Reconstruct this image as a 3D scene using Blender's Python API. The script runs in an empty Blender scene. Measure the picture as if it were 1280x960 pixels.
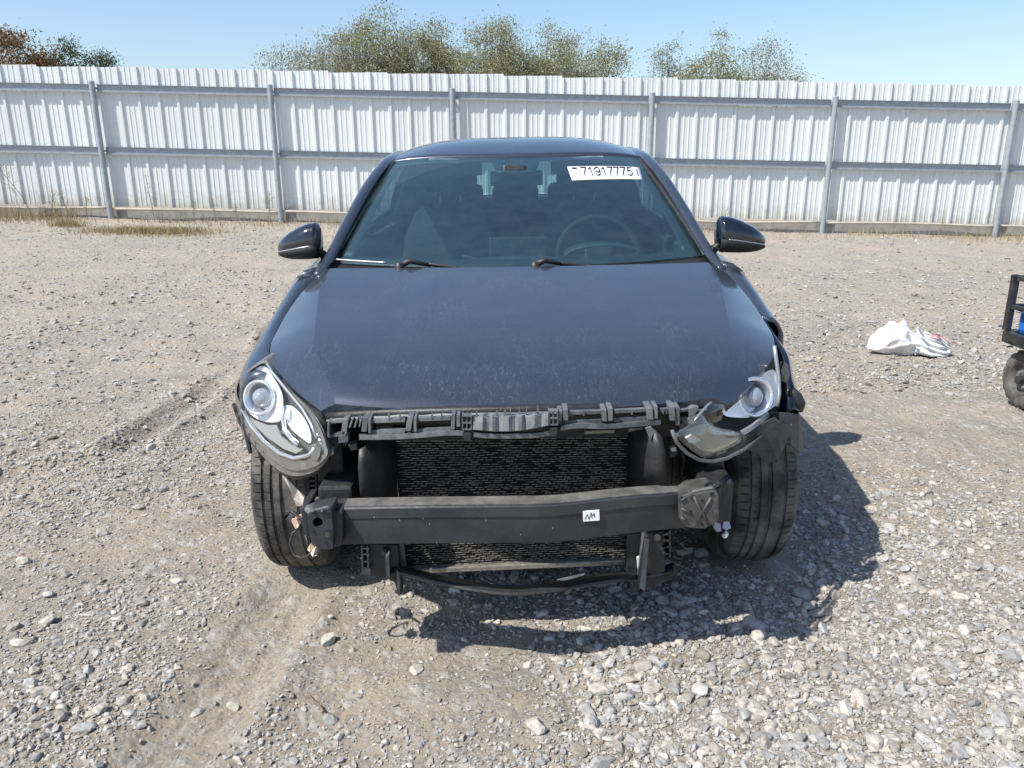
import bpy, bmesh, math, random
import numpy as np
from mathutils import Vector, Matrix
random.seed(7); rng = np.random.default_rng(11)
R = math.radians
scene = bpy.context.scene
COL = scene.collection

# ------------------------------------------------------------------ camera, sky, sun, exposure
FPX, PITCH, HCAM, ROLL = 1000.0, R(16.5), 1.375, R(0.3)
cam_d = bpy.data.cameras.new('camera'); cam = bpy.data.objects.new('camera', cam_d); COL.objects.link(cam)
cam_d.sensor_width = 36.0; cam_d.lens = FPX / 1280 * 36.0; cam_d.clip_end = 3000; cam_d.clip_start = 0.05
fw = Vector((0, math.cos(PITCH), -math.sin(PITCH))); up0 = Vector((0, math.sin(PITCH), math.cos(PITCH))); rt0 = Vector((1, 0, 0))
rt = rt0 * math.cos(ROLL) - up0 * math.sin(ROLL); up = rt0 * math.sin(ROLL) + up0 * math.cos(ROLL)
M3 = Matrix((rt, up, -fw)).transposed()
cam.matrix_world = Matrix.Translation((0, 0, HCAM)) @ M3.to_4x4()
scene.camera = cam

LDIR = Vector((.67, .37, -1.0)).normalized()           # the way sunlight travels
SUN_EL = math.asin(-LDIR.z); SUN_AZ = math.atan2(-LDIR.x, -LDIR.y)
w = bpy.data.worlds.new('World'); scene.world = w; w.use_nodes = True
nt = w.node_tree; bg = nt.nodes['Background']
sky = nt.nodes.new('ShaderNodeTexSky'); sky.sky_type = 'NISHITA'; sky.sun_disc = False
sky.sun_elevation = SUN_EL; sky.sun_rotation = SUN_AZ
sky.air_density = 1.0; sky.dust_density = 1.0; sky.ozone_density = 3.6; sky.altitude = 50
nt.links.new(sky.outputs[0], bg.inputs[0]); bg.inputs[1].default_value = 0.115
sl = bpy.data.lights.new('sun', 'SUN'); sl.energy = 4.0; sl.angle = R(0.53); sl.color = (1.0, .955, .88)
so = bpy.data.objects.new('sun', sl); COL.objects.link(so); so.location = (-6, -4, 10)
so.rotation_euler = LDIR.to_track_quat('-Z', 'Y').to_euler()
vs = scene.view_settings; vs.view_transform = 'Standard'; vs.look = 'None'; vs.exposure = 0.62; vs.gamma = 1.0; vs.use_curve_mapping = False

# ------------------------------------------------------------------ helpers
def tag(o, label=None, cat=None, group=None, kind=None):
    if label: o['label'] = label
    if cat: o['category'] = cat
    if group: o['group'] = group
    if kind: o['kind'] = kind
    return o
def empty(name, loc=(0, 0, 0), parent=None):
    o = bpy.data.objects.new(name, None); COL.objects.link(o); o.location = loc; o.empty_display_size = .1
    if parent: o.parent = parent
    return o
class MB:
    def __init__(s): s.v = []; s.f = []
    def add(s, vs_, fs_):
        b = len(s.v); s.v += [tuple(p) for p in vs_]; s.f += [tuple(i + b for i in q) for q in fs_]; return s
    def hexa(s, p):      # 4 bottom (ccw), 4 top
        return s.add(p, [(3, 2, 1, 0), (4, 5, 6, 7), (0, 1, 5, 4), (1, 2, 6, 5), (2, 3, 7, 6), (3, 0, 4, 7)])
    def box(s, c, d, rot=None):
        x, y, z = d[0] / 2, d[1] / 2, d[2] / 2
        P = [Vector(q) for q in ((-x, -y, -z), (x, -y, -z), (x, y, -z), (-x, y, -z), (-x, -y, z), (x, -y, z), (x, y, z), (-x, y, z))]
        if rot is not None: P = [rot @ q for q in P]
        return s.hexa([q + Vector(c) for q in P])
    def bar(s, a, b, w_, h_, upv=(0, 0, 1)):
        a = Vector(a); b = Vector(b); d = (b - a).normalized(); u = Vector(upv)
        sd = d.cross(u).normalized(); u = sd.cross(d).normalized()
        P = []
        for q in (a, b):
            P.append([q - sd * w_ / 2 - u * h_ / 2, q + sd * w_ / 2 - u * h_ / 2, q + sd * w_ / 2 + u * h_ / 2, q - sd * w_ / 2 + u * h_ / 2])
        return s.add(P[0] + P[1], [(0, 1, 2, 3), (7, 6, 5, 4), (0, 4, 5, 1), (1, 5, 6, 2), (2, 6, 7, 3), (3, 7, 4, 0)])
    def tube(s, pts, r, n=8, cap=True, flat=1.0):
        pts = [Vector(p) for p in pts]; m = len(pts)
        rr = r if hasattr(r, '__len__') else [r] * m
        b = len(s.v); prev = None
        for i, p in enumerate(pts):
            d = (pts[min(i + 1, m - 1)] - pts[max(i - 1, 0)]).normalized()
            if prev is None:
                u = Vector((0, 0, 1)) if abs(d.z) < .9 else Vector((1, 0, 0)); u = (u - d * u.dot(d)).normalized()
            else:
                u = (prev - d * prev.dot(d)).normalized()
            prev = u; v = d.cross(u)
            for k in range(n):
                a = 2 * math.pi * k / n
                s.v.append(tuple(p + u * math.cos(a) * rr[i] * flat + v * math.sin(a) * rr[i]))
        for i in range(m - 1):
            for k in range(n):
                k2 = (k + 1) % n
                s.f.append((b + i * n + k, b + i * n + k2, b + (i + 1) * n + k2, b + (i + 1) * n + k))
        if cap:
            s.f.append(tuple(b + k for k in range(n))[::-1]); s.f.append(tuple(b + (m - 1) * n + k for k in range(n)))
        return s
    def grid(s, P, close_u=False):
        m = len(P); n = len(P[0]); b = len(s.v)
        for row in P:
            for q in row: s.v.append(tuple(q))
        for i in range(m if close_u else m - 1):
            i2 = (i + 1) % m
            for j in range(n - 1): s.f.append((b + i * n + j, b + i * n + j + 1, b + i2 * n + j + 1, b + i2 * n + j))
        return s
    def lathe(s, prof, axis_o, ax='x', n=48):   # prof: (along axis, radius)
        P = []
        for k in range(n):
            a = 2 * math.pi * k / n
            P.append([(axis_o[0] + q[0], axis_o[1] + q[1] * math.cos(a), axis_o[2] + q[1] * math.sin(a)) for q in prof])
        return s.grid(P, close_u=True)
    def prism(s, poly, off):      # poly: list of 3d points, off: offset vector
        n = len(poly); o = Vector(off)
        return s.add([Vector(p) for p in poly] + [Vector(p) + o for p in poly],
                     [tuple(range(n)), tuple(range(2 * n - 1, n - 1, -1))] + [((i + 1) % n, i, n + i, n + (i + 1) % n) for i in range(n)])
    def build(s, name, mat, parent=None, smooth=False, bevel=0, solid=0, sub=0, fix=True, auto=None):
        me = bpy.data.meshes.new(name); me.from_pydata(s.v, [], s.f); me.update()
        if fix:
            bm = bmesh.new(); bm.from_mesh(me); bmesh.ops.recalc_face_normals(bm, faces=bm.faces); bm.to_mesh(me); bm.free()
        o = bpy.data.objects.new(name, me); COL.objects.link(o)
        if mat: me.materials.append(mat)
        if parent: o.parent = parent
        if smooth: me.shade_smooth()
        if auto: me.set_sharp_from_angle(angle=R(auto))
        if solid:
            m = o.modifiers.new('s', 'SOLIDIFY'); m.thickness = solid; m.offset = -1
        if bevel:
            m = o.modifiers.new('b', 'BEVEL'); m.width = bevel; m.segments = 2; m.limit_method = 'ANGLE'; m.angle_limit = R(35)
        if sub:
            m = o.modifiers.new('u', 'SUBSURF'); m.levels = sub; m.render_levels = sub
        return o
def copy_obj(o, parent=None):
    c = o.copy(); COL.objects.link(c)
    if parent: c.parent = parent
    return c
def curve(ks, vals, t):          # smooth interpolation through (ks, vals); vals scalar or tuple
    ks = np.asarray(ks, float); V = np.asarray(vals, float); one = V.ndim == 1
    if one: V = V[:, None]
    t = np.clip(np.atleast_1d(np.asarray(t, float)), ks[0], ks[-1])
    h = np.diff(ks)[:, None]; dl = np.diff(V, axis=0) / h
    m = np.zeros_like(V); m[0] = dl[0]; m[-1] = dl[-1]
    if len(ks) > 2: m[1:-1] = (dl[:-1] * h[1:] + dl[1:] * h[:-1]) / (h[1:] + h[:-1])
    i = np.clip(np.searchsorted(ks, t, side='right') - 1, 0, len(ks) - 2)
    u = ((t - ks[i]) / h[i, 0])[:, None]; H_ = h[i]
    r = (2 * u**3 - 3 * u**2 + 1) * V[i] + (u**3 - 2 * u**2 + u) * H_ * m[i] + (-2 * u**3 + 3 * u**2) * V[i + 1] + (u**3 - u**2) * H_ * m[i + 1]
    return r[:, 0] if one else r
LAT = rng.random((256, 256))
def vn(x, y):
    xi = np.floor(x).astype(int); yi = np.floor(y).astype(int); fx = x - xi; fy = y - yi
    fx = fx * fx * (3 - 2 * fx); fy = fy * fy * (3 - 2 * fy)
    a = LAT[xi & 255, yi & 255]; b = LAT[(xi + 1) & 255, yi & 255]; c = LAT[xi & 255, (yi + 1) & 255]; d = LAT[(xi + 1) & 255, (yi + 1) & 255]
    return (a * (1 - fx) + b * fx) * (1 - fy) + (c * (1 - fx) + d * fx) * fy - .5
def fbm(x, y, sc, n=4):
    r = 0; a = 1.0
    for k in range(n): r = r + a * vn(x / sc + 17.3 * k, y / sc + 5.7 * k); a *= .5; sc *= .5
    return r
def ray(px, py):
    a = (px - 640) / FPX; b = (480 - py) / FPX
    return fw + rt * a + up * b
def G(px, py, z=0.0):
    d = ray(px, py); t = (z - HCAM) / d.z; return (d.x * t, d.y * t)

# ------------------------------------------------------------------ materials
def mat(name, col, rough=.6, metal=0, noise=None, nscale=20, bump=0, bscale=60, coat=0, spec=.5, emit=None):
    m = bpy.data.materials.new(name); m.use_nodes = True; n = m.node_tree; b = n.nodes['Principled BSDF']
    b.inputs['Base Color'].default_value = (*col, 1); b.inputs['Roughness'].default_value = rough; b.inputs['Metallic'].default_value = metal
    b.inputs['Coat Weight'].default_value = coat; b.inputs['Coat Roughness'].default_value = .04; b.inputs['Specular IOR Level'].default_value = spec
    tc = n.nodes.new('ShaderNodeTexCoord')
    if noise:
        t = n.nodes.new('ShaderNodeTexNoise'); t.inputs['Scale'].default_value = nscale; t.inputs['Detail'].default_value = 8; t.inputs['Roughness'].default_value = .65
        n.links.new(tc.outputs['Object'], t.inputs['Vector'])
        r = n.nodes.new('ShaderNodeValToRGB'); r.color_ramp.elements[0].position = .38; r.color_ramp.elements[1].position = .66
        r.color_ramp.elements[0].color = (*col, 1); r.color_ramp.elements[1].color = (*noise, 1)
        n.links.new(t.outputs['Fac'], r.inputs[0]); n.links.new(r.outputs[0], b.inputs['Base Color'])
    if bump:
        t2 = n.nodes.new('ShaderNodeTexNoise'); t2.inputs['Scale'].default_value = bscale; t2.inputs['Detail'].default_value = 5
        n.links.new(tc.outputs['Object'], t2.inputs['Vector'])
        bp = n.nodes.new('ShaderNodeBump'); bp.inputs['Strength'].default_value = bump; bp.inputs['Distance'].default_value = .01
        n.links.new(t2.outputs['Fac'], bp.inputs['Height']); n.links.new(bp.outputs[0], b.inputs['Normal'])
    return m
def nd(m, t): return m.node_tree.nodes.new(t)
def lk(m, a, b): m.node_tree.links.new(a, b)

def paint_mat():
    m = mat('dark blue metallic paint', (.027, .040, .064), .31, .5, coat=1)
    n = m.node_tree; b = n.nodes['Principled BSDF']; tc = nd(m, 'ShaderNodeTexCoord')
    fl = nd(m, 'ShaderNodeTexNoise'); fl.inputs['Scale'].default_value = 9; fl.inputs['Detail'].default_value = 9; fl.inputs['Roughness'].default_value = .7
    lk(m, tc.outputs['Object'], fl.inputs[0])
    sp = nd(m, 'ShaderNodeTexNoise'); sp.inputs['Scale'].default_value = 420; sp.inputs['Detail'].default_value = 2
    lk(m, tc.outputs['Object'], sp.inputs[0])
    # dried water runs: thin noise lines stretched down the panel
    mp = nd(m, 'ShaderNodeMapping'); mp.inputs['Scale'].default_value = (46, 5.5, 5.5); lk(m, tc.outputs['Object'], mp.inputs[0])
    ru = nd(m, 'ShaderNodeTexNoise'); ru.inputs['Scale'].default_value = 1.6; ru.inputs['Detail'].default_value = 5; ru.inputs['Distortion'].default_value = 1.2; lk(m, mp.outputs[0], ru.inputs[0])
    ab = nd(m, 'ShaderNodeMath'); ab.operation = 'SUBTRACT'; ab.inputs[1].default_value = .5; lk(m, ru.outputs['Fac'], ab.inputs[0])
    a2 = nd(m, 'ShaderNodeMath'); a2.operation = 'ABSOLUTE'; lk(m, ab.outputs[0], a2.inputs[0])
    rr = nd(m, 'ShaderNodeMapRange'); rr.inputs[1].default_value = 0.0; rr.inputs[2].default_value = .016; rr.inputs[3].default_value = 1; rr.inputs[4].default_value = 0; lk(m, a2.outputs[0], rr.inputs[0])
    mk = nd(m, 'ShaderNodeTexNoise'); mk.inputs['Scale'].default_value = 5; mk.inputs['Detail'].default_value = 5; lk(m, tc.outputs['Object'], mk.inputs[0])
    mr = nd(m, 'ShaderNodeMapRange'); mr.inputs[1].default_value = .45; mr.inputs[2].default_value = .62; lk(m, mk.outputs['Fac'], mr.inputs[0])
    ml = nd(m, 'ShaderNodeMath'); ml.operation = 'MULTIPLY'; lk(m, rr.outputs[0], ml.inputs[0]); lk(m, mr.outputs[0], ml.inputs[1])
    # fine dust specks
    sr = nd(m, 'ShaderNodeMapRange'); sr.inputs[1].default_value = .60; sr.inputs[2].default_value = .72; sr.inputs[4].default_value = .5; lk(m, sp.outputs['Fac'], sr.inputs[0])
    dr = nd(m, 'ShaderNodeMapRange'); dr.inputs[1].default_value = .3; dr.inputs[2].default_value = .75; dr.inputs[3].default_value = .025; dr.inputs[4].default_value = .055; lk(m, fl.outputs['Fac'], dr.inputs[0])
    s1 = nd(m, 'ShaderNodeMath'); s1.operation = 'MULTIPLY'; lk(m, sr.outputs[0], s1.inputs[0]); s1.inputs[1].default_value = .42
    s2 = nd(m, 'ShaderNodeMath'); s2.operation = 'ADD'; lk(m, s1.outputs[0], s2.inputs[0]); lk(m, dr.outputs[0], s2.inputs[1])
    s3 = nd(m, 'ShaderNodeMath'); s3.operation = 'MULTIPLY_ADD'; lk(m, ml.outputs[0], s3.inputs[0]); s3.inputs[1].default_value = .17; lk(m, s2.outputs[0], s3.inputs[2]); s3.use_clamp = True
    df = nd(m, 'ShaderNodeBsdfDiffuse'); df.inputs[0].default_value = (.31, .33, .35, 1)
    mx = nd(m, 'ShaderNodeMixShader'); lk(m, s3.outputs[0], mx.inputs[0]); lk(m, b.outputs[0], mx.inputs[1]); lk(m, df.outputs[0], mx.inputs[2])
    lk(m, mx.outputs[0], n.nodes['Material Output'].inputs[0])
    return m
def glass_mat(name, tint, dust=.04, arcs=False, refl=(1, 1, 1), ior=1.52, dcol=(.45, .47, .46)):
    m = bpy.data.materials.new(name); m.use_nodes = True; n = m.node_tree
    for q in list(n.nodes):
        if q.type == 'BSDF_PRINCIPLED': n.nodes.remove(q)
    out = n.nodes['Material Output']; tc = nd(m, 'ShaderNodeTexCoord')
    tr = nd(m, 'ShaderNodeBsdfTransparent'); tr.inputs[0].default_value = (*tint, 1)
    gl = nd(m, 'ShaderNodeBsdfGlossy'); gl.inputs['Roughness'].default_value = .015; gl.inputs[0].default_value = (*refl, 1)
    fr = nd(m, 'ShaderNodeFresnel')     # a thin pane: the same reflection from both of its faces
    ge = nd(m, 'ShaderNodeNewGeometry'); io = nd(m, 'ShaderNodeMapRange'); io.inputs[3].default_value = ior; io.inputs[4].default_value = 1 / ior
    lk(m, ge.outputs['Backfacing'], io.inputs[0]); lk(m, io.outputs[0], fr.inputs[0])
    mx = nd(m, 'ShaderNodeMixShader'); lk(m, fr.outputs[0], mx.inputs[0]); lk(m, tr.outputs[0], mx.inputs[1]); lk(m, gl.outputs[0], mx.inputs[2])
    df = nd(m, 'ShaderNodeBsdfDiffuse'); df.inputs[0].default_value = (*dcol, 1)
    nz = nd(m, 'ShaderNodeTexNoise'); nz.inputs['Scale'].default_value = 14; nz.inputs['Detail'].default_value = 9; nz.inputs['Roughness'].default_value = .7; lk(m, tc.outputs['Object'], nz.inputs[0])
    mr = nd(m, 'ShaderNodeMapRange'); mr.inputs[1].default_value = .3; mr.inputs[2].default_value = .75; mr.inputs[3].default_value = dust * .5; mr.inputs[4].default_value = dust * 1.5; lk(m, nz.outputs['Fac'], mr.inputs[0])
    fac = mr.outputs[0]
    if arcs:    # more dust left outside the two arcs that the wipers sweep
        sx = nd(m, 'ShaderNodeSeparateXYZ'); lk(m, tc.outputs['Object'], sx.inputs[0]); prev = None
        for cx, cy, r in ((.05, .64, .845), (.62, .62, .80)):
            cb = nd(m, 'ShaderNodeCombineXYZ'); lk(m, sx.outputs[0], cb.inputs[0]); lk(m, sx.outputs[1], cb.inputs[1])
            ds = nd(m, 'ShaderNodeVectorMath'); ds.operation = 'DISTANCE'; lk(m, cb.outputs[0], ds.inputs[0]); ds.inputs[1].default_value = (cx, cy, 0)
            g = nd(m, 'ShaderNodeMath'); g.operation = 'GREATER_THAN'; g.inputs[1].default_value = r; lk(m, ds.outputs['Value'], g.inputs[0])
            if prev is None: prev = g.outputs[0]
            else:
                q = nd(m, 'ShaderNodeMath'); q.operation = 'MULTIPLY'; lk(m, prev, q.inputs[0]); lk(m, g.outputs[0], q.inputs[1]); prev = q.outputs[0]
        ad = nd(m, 'ShaderNodeMath'); ad.operation = 'MULTIPLY_ADD'; lk(m, prev, ad.inputs[0]); ad.inputs[1].default_value = .035; lk(m, fac, ad.inputs[2]); fac = ad.outputs[0]
    m2 = nd(m, 'ShaderNodeMixShader'); lk(m, fac, m2.inputs[0]); lk(m, mx.outputs[0], m2.inputs[1]); lk(m, df.outputs[0], m2.inputs[2])
    lk(m, m2.outputs[0], out.inputs[0])
    return m
PAINT = paint_mat()
MIRP = mat('mirror gloss paint', (.010, .013, .022), .12, .2, coat=1)
GLASS = glass_mat('windscreen glass', (.52, .74, .76), .04, True, (.72, 1, 1), 2.3, (.30, .42, .45))
RGLASS = glass_mat('rear glass', (.48, .60, .57), .03)
SGLASS = glass_mat('tinted side glass', (.30, .36, .36), .03)
LENS = glass_mat('clear headlight lens', (.96, .97, .98), .025)
HAZE_LENS = glass_mat('scuffed broken lens plastic', (.93, .91, .86), .07)
BLK = mat('black plastic', (.018, .019, .021), .48, 0, (.035, .035, .036), 30, .15, 90)
GREYP = mat('dusty black plastic', (.085, .092, .10), .5, 0, (.17, .175, .18), 26, .2, 60)
BEAMM = mat('dark coated steel', (.022, .024, .029), .40, .1, (.046, .049, .055), 9, .12, 40)
DUSTTOP = mat('dusty beam top', (.07, .07, .068), .7, 0, (.16, .153, .14), 22, .2, 60)
DARK = mat('dark engine bay', (.010, .011, .012), .7)
RUB = mat('tyre rubber', (.026, .026, .027), .78, 0, (.175, .163, .142), 9, .2, 130)
ALU = mat('radiator aluminium', (.40, .38, .33), .45, .55, (.20, .19, .17), 60)
RADB = mat('radiator core dark', (.030, .029, .027), .8, 0, (.055, .05, .043), 40)
CHR = mat('chrome reflector', (.86, .88, .90), .13, .85)
SILV = mat('satin silver trim', (.42, .43, .44), .35, .6)
GRYT = mat('smoked headlight housing', (.12, .118, .112), .28, .2, (.20, .195, .18), 26, .12, 40)
WHT = mat('white label', (.82, .82, .82), .6)
INK = mat('black ink', (.012, .012, .012), .7)
SEAT = mat('black seat fabric', (.065, .07, .073), .8, 0, None, 20, .2, 200)
DASH = mat('dashboard plastic', (.055, .058, .062), .6, 0, None, 20, .2, 200)
RUST = mat('torn brown insulation', (.40, .20, .10), .9, 0, (.62, .55, .46), 40)
CREAM = mat('torn pale foam', (.62, .58, .52), .9, 0, (.45, .40, .34), 30)
RED = mat('tail lamp red', (.35, .01, .01), .15, 0)
FENCEW = mat('white painted steel', (.72, .75, .745), .5, 0, (.685, .715, .71), 1.6)
GALV = mat('galvanised steel', (.30, .34, .375), .5, .3, (.39, .43, .46), 14, .1, 60)
def fence_wear(m):
    n = m.node_tree; b = n.nodes['Principled BSDF']; src = b.inputs['Base Color'].links[0].from_socket
    oi = nd(m, 'ShaderNodeObjectInfo'); r = nd(m, 'ShaderNodeMapRange'); r.inputs[3].default_value = .93; r.inputs[4].default_value = 1.03; lk(m, oi.outputs['Random'], r.inputs[0])
    sc = nd(m, 'ShaderNodeVectorMath'); sc.operation = 'SCALE'; lk(m, src, sc.inputs[0]); lk(m, r.outputs[0], sc.inputs['Scale'])
    tc = nd(m, 'ShaderNodeTexCoord'); sx = nd(m, 'ShaderNodeSeparateXYZ'); lk(m, tc.outputs['Object'], sx.inputs[0])
    nz = nd(m, 'ShaderNodeTexNoise'); nz.inputs['Scale'].default_value = 9; nz.inputs['Detail'].default_value = 8; lk(m, tc.outputs['Object'], nz.inputs[0])
    ad = nd(m, 'ShaderNodeMath'); ad.operation = 'MULTIPLY_ADD'; lk(m, nz.outputs['Fac'], ad.inputs[0]); ad.inputs[1].default_value = -.55; lk(m, sx.outputs[2], ad.inputs[2])
    mr = nd(m, 'ShaderNodeMapRange'); mr.inputs[1].default_value = -.28; mr.inputs[2].default_value = .02; mr.inputs[3].default_value = .6; mr.inputs[4].default_value = 0; lk(m, ad.outputs[0], mr.inputs[0])
    mx = nd(m, 'ShaderNodeMix'); mx.data_type = 'RGBA'; lk(m, mr.outputs[0], mx.inputs[0]); lk(m, sc.outputs[0], mx.inputs[6]); mx.inputs[7].default_value = (.40, .36, .29, 1)
    lk(m, mx.outputs[2], b.inputs['Base Color'])
fence_wear(FENCEW)
PIPEC = mat('cream pipe', (.50, .47, .40), .7, 0, (.36, .33, .28), 6)
BOARD = mat('weathered concrete kerb', (.36, .35, .33), .9, 0, (.24, .225, .20), 5, .3, 40)
BARK = mat('grey bark', (.17, .145, .12), .9, 0, (.10, .085, .07), 20)

# ------------------------------------------------------------------ ground
D, XC, CROLL = 2.55, .04, R(.6)
TY = [(-.775 + XC, D), (.775 + XC, D)]
TRACK = [G(392, 705), G(345, 760), G(300, 830), G(240, 900), G(165, 985)]
TRACK2 = [G(8, 590), G(130, 575), G(330, 435), G(352, 405)]
def seg_dist(x, y, pts):
    best = np.full(np.shape(x), 1e9)
    for (ax, ay), (bx, by) in zip(pts[:-1], pts[1:]):
        dx, dy = bx - ax, by - ay; L = dx * dx + dy * dy
        t = np.clip(((x - ax) * dx + (y - ay) * dy) / L, 0, 1)
        best = np.minimum(best, np.hypot(x - ax - t * dx, y - ay - t * dy))
    return best
def sst(a, b, x): t = np.clip((x - a) / (b - a), 0, 1); return t * t * (3 - 2 * t)
def hgt(x, y):
    sl_ = .0105 - .035 * sst(4.2, 12.5, y)
    xx = np.clip(x, -14, 14)
    base = sl_ * (xx - XC)
    n = .040 * fbm(x + 3, y, 1.7, 3) + .026 * fbm(x, y + 40, .42, 3) + .015 * fbm(x + 90, y, .12, 3)
    d1 = seg_dist(x, y, TRACK); wob = d1 + .03 * fbm(x, y + 9, .25, 2)
    rut = -.026 * np.exp(-(wob / .09)**4) + .026 * np.exp(-((wob - .15) / .045)**2) * sst(-.35, .3, fbm(x + 60, y, .3, 2))
    rut += .005 * np.sin(wob * 2 * math.pi / .045) * (wob < .09) * (vn(x / .2, y / .2) > -.25)
    d2 = seg_dist(x, y, TRACK2); rut2 = (-.034 * np.exp(-(d2 / .07)**2) + .034 * np.exp(-((d2 - .13) / .05)**2)) * sst(-.4, .2, fbm(x + 20, y, .5, 2))
    # old wheel marks that run away to the left
    for k, (a, b, c) in enumerate(((.22, 4.35, .0), (.16, 5.6, 1.), (-.10, 6.7, 2.), (.28, 8.2, 3.))):
        yy = y - (b + a * (x + 3)); rut2 = rut2 + (-.040 * np.exp(-(yy / .13)**2) + .038 * np.exp(-((yy - .24) / .08)**2)) * sst(-.35, .25, fbm(x + 11 * k, y, 1.3, 2)) * (x < -.6)
    for k, (a, b) in enumerate(((-.12, 5.4), (.08, 6.6), (-.05, 7.9))):
        yy = y - (b + a * (x - 3)); rut2 = rut2 + (-.026 * np.exp(-(yy / .12)**2) + .024 * np.exp(-((yy - .22) / .07)**2)) * sst(-.3, .3, fbm(x + 31 * k, y, 1.1, 2)) * (x > 1.2)
    flat = 0
    for tx, ty_ in TY: flat = np.maximum(flat, np.exp(-(((x - tx) / .20)**4 + ((y - ty_) / .22)**4)))
    near = sst(150, 40, np.hypot(x, y))
    return base + ((n + rut + rut2) * (1 - flat) + .006 * flat) * near
def axis(lo, a, b, hi, st, g):
    c = list(np.arange(a, b, st)); q = c[-1]; s_ = st
    while q < hi: s_ *= g; q += s_; c.append(q)
    q = c[0]; s_ = st; pre = []
    while q > lo: s_ *= g; q -= s_; pre.append(q)
    return np.array(pre[::-1] + c)
gx = axis(-320, -2.0, 2.4, 320, .0165, 1.036); gy = axis(-60, 1.4, 3.6, 620, .0165, 1.030)
X, Y = np.meshgrid(gx, gy); Z = hgt(X, Y)
nx, ny = len(gx), len(gy)
def np_mesh(name, V, F, mats, smooth=False, col=None):
    me = bpy.data.meshes.new(name); k = F.shape[1]
    me.vertices.add(len(V)); me.vertices.foreach_set('co', V.astype(np.float32).ravel())
    me.loops.add(F.size); me.loops.foreach_set('vertex_index', F.astype(np.int32).ravel())
    me.polygons.add(len(F)); me.polygons.foreach_set('loop_start', np.arange(0, F.size, k, dtype=np.int32))
    me.polygons.foreach_set('use_smooth', np.full(len(F), smooth, dtype=bool))
    me.update(calc_edges=True)
    if col is not None:
        a = me.attributes.new('tone', 'FLOAT_COLOR', 'POINT'); c4 = np.ones((len(V), 4), np.float32); c4[:, :3] = col; a.data.foreach_set('color', c4.ravel())
    me.materials.append(mats); o = bpy.data.objects.new(name, me); COL.objects.link(o); return o
def ground_mat():
    m = bpy.data.materials.new('dusty gravel ground'); m.use_nodes = True; b = m.node_tree.nodes['Principled BSDF']; b.inputs['Roughness'].default_value = .95; b.inputs['Specular IOR Level'].default_value = .15
    tc = nd(m, 'ShaderNodeTexCoord')
    def noise(s, d=8, r=.65, dist=0):
        t = nd(m, 'ShaderNodeTexNoise'); t.inputs['Scale'].default_value = s; t.inputs['Detail'].default_value = d; t.inputs['Roughness'].default_value = r; t.inputs['Distortion'].default_value = dist
        lk(m, tc.outputs['Object'], t.inputs[0]); return t.outputs['Fac']
    def mix(f, a, c2, t='MIX'):
        q = nd(m, 'ShaderNodeMix'); q.data_type = 'RGBA'; q.blend_type = t
        if hasattr(f, 'node'): lk(m, f, q.inputs[0])
        else: q.inputs[0].default_value = f
        for i, v in ((6, a), (7, c2)):
            if hasattr(v, 'node'): lk(m, v, q.inputs[i])
            else: q.inputs[i].default_value = (*v, 1)
        return q.outputs[2]
    def rng_(f, a, c2, lo=0, hi=1):
        q = nd(m, 'ShaderNodeMapRange'); q.inputs[1].default_value = a; q.inputs[2].default_value = c2; q.inputs[3].default_value = lo; q.inputs[4].default_value = hi; lk(m, f, q.inputs[0]); return q.outputs[0]
    big = rng_(noise(.55, 6, .6, .6), .40, .60)
    c = mix(big, (.40, .335, .255), (.32, .29, .245))
    c = mix(rng_(noise(3.1, 8, .7), .42, .68), c, (.45, .38, .29))
    c = mix(rng_(noise(1.3, 9, .75), .55, .72, 0, .6), c, (.20, .175, .145))
    vo = nd(m, 'ShaderNodeTexVoronoi'); vo.inputs['Scale'].default_value = 75; lk(m, tc.outputs['Object'], vo.inputs[0])
    vo2 = nd(m, 'ShaderNodeTexVoronoi'); vo2.inputs['Scale'].default_value = 28; lk(m, tc.outputs['Object'], vo2.inputs[0])
    sx = nd(m, 'ShaderNodeSeparateColor'); lk(m, vo.outputs['Color'], sx.inputs[0])
    sx2 = nd(m, 'ShaderNodeSeparateColor'); lk(m, vo2.outputs['Color'], sx2.inputs[0])
    peb = rng_(sx.outputs[0], .5, .95); c = mix(rng_(sx.outputs[0], .55, .9, 0, .55), c, (.44, .42, .385)); c = mix(rng_(sx.outputs[1], .62, .95, 0, .5), c, (.19, .18, .165))
    c = mix(rng_(sx2.outputs[0], .78, .86, 0, .55), c, (.47, .45, .42))
    lk(m, c, b.inputs['Base Color'])
    h1 = rng_(vo.outputs['Distance'], 0, .6, 1, 0); h2 = rng_(vo2.outputs['Distance'], 0, .6, 1, 0)
    hm = nd(m, 'ShaderNodeMath'); hm.operation = 'MULTIPLY'; lk(m, h1, hm.inputs[0]); lk(m, sx.outputs[0], hm.inputs[1])
    hn = nd(m, 'ShaderNodeMath'); hn.operation = 'MULTIPLY'; lk(m, h2, hn.inputs[0]); lk(m, rng_(sx2.outputs[0], .6, .9, 0, 2.2), hn.inputs[1])
    ha = nd(m, 'ShaderNodeMath'); ha.operation = 'ADD'; lk(m, hm.outputs[0], ha.inputs[0]); lk(m, hn.outputs[0], ha.inputs[1])
    hb = nd(m, 'ShaderNodeMath'); hb.operation = 'MULTIPLY_ADD'; lk(m, noise(38, 10, .8), hb.inputs[0]); hb.inputs[1].default_value = 2.2; lk(m, ha.outputs[0], hb.inputs[2])
    bp = nd(m, 'ShaderNodeBump'); bp.inputs['Strength'].default_value = .75; bp.inputs['Distance'].default_value = .011; lk(m, hb.outputs[0], bp.inputs['Height']); lk(m, bp.outputs[0], b.inputs['Normal'])
    return m
V = np.stack([X, Y, Z], -1).reshape(-1, 3)
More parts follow.
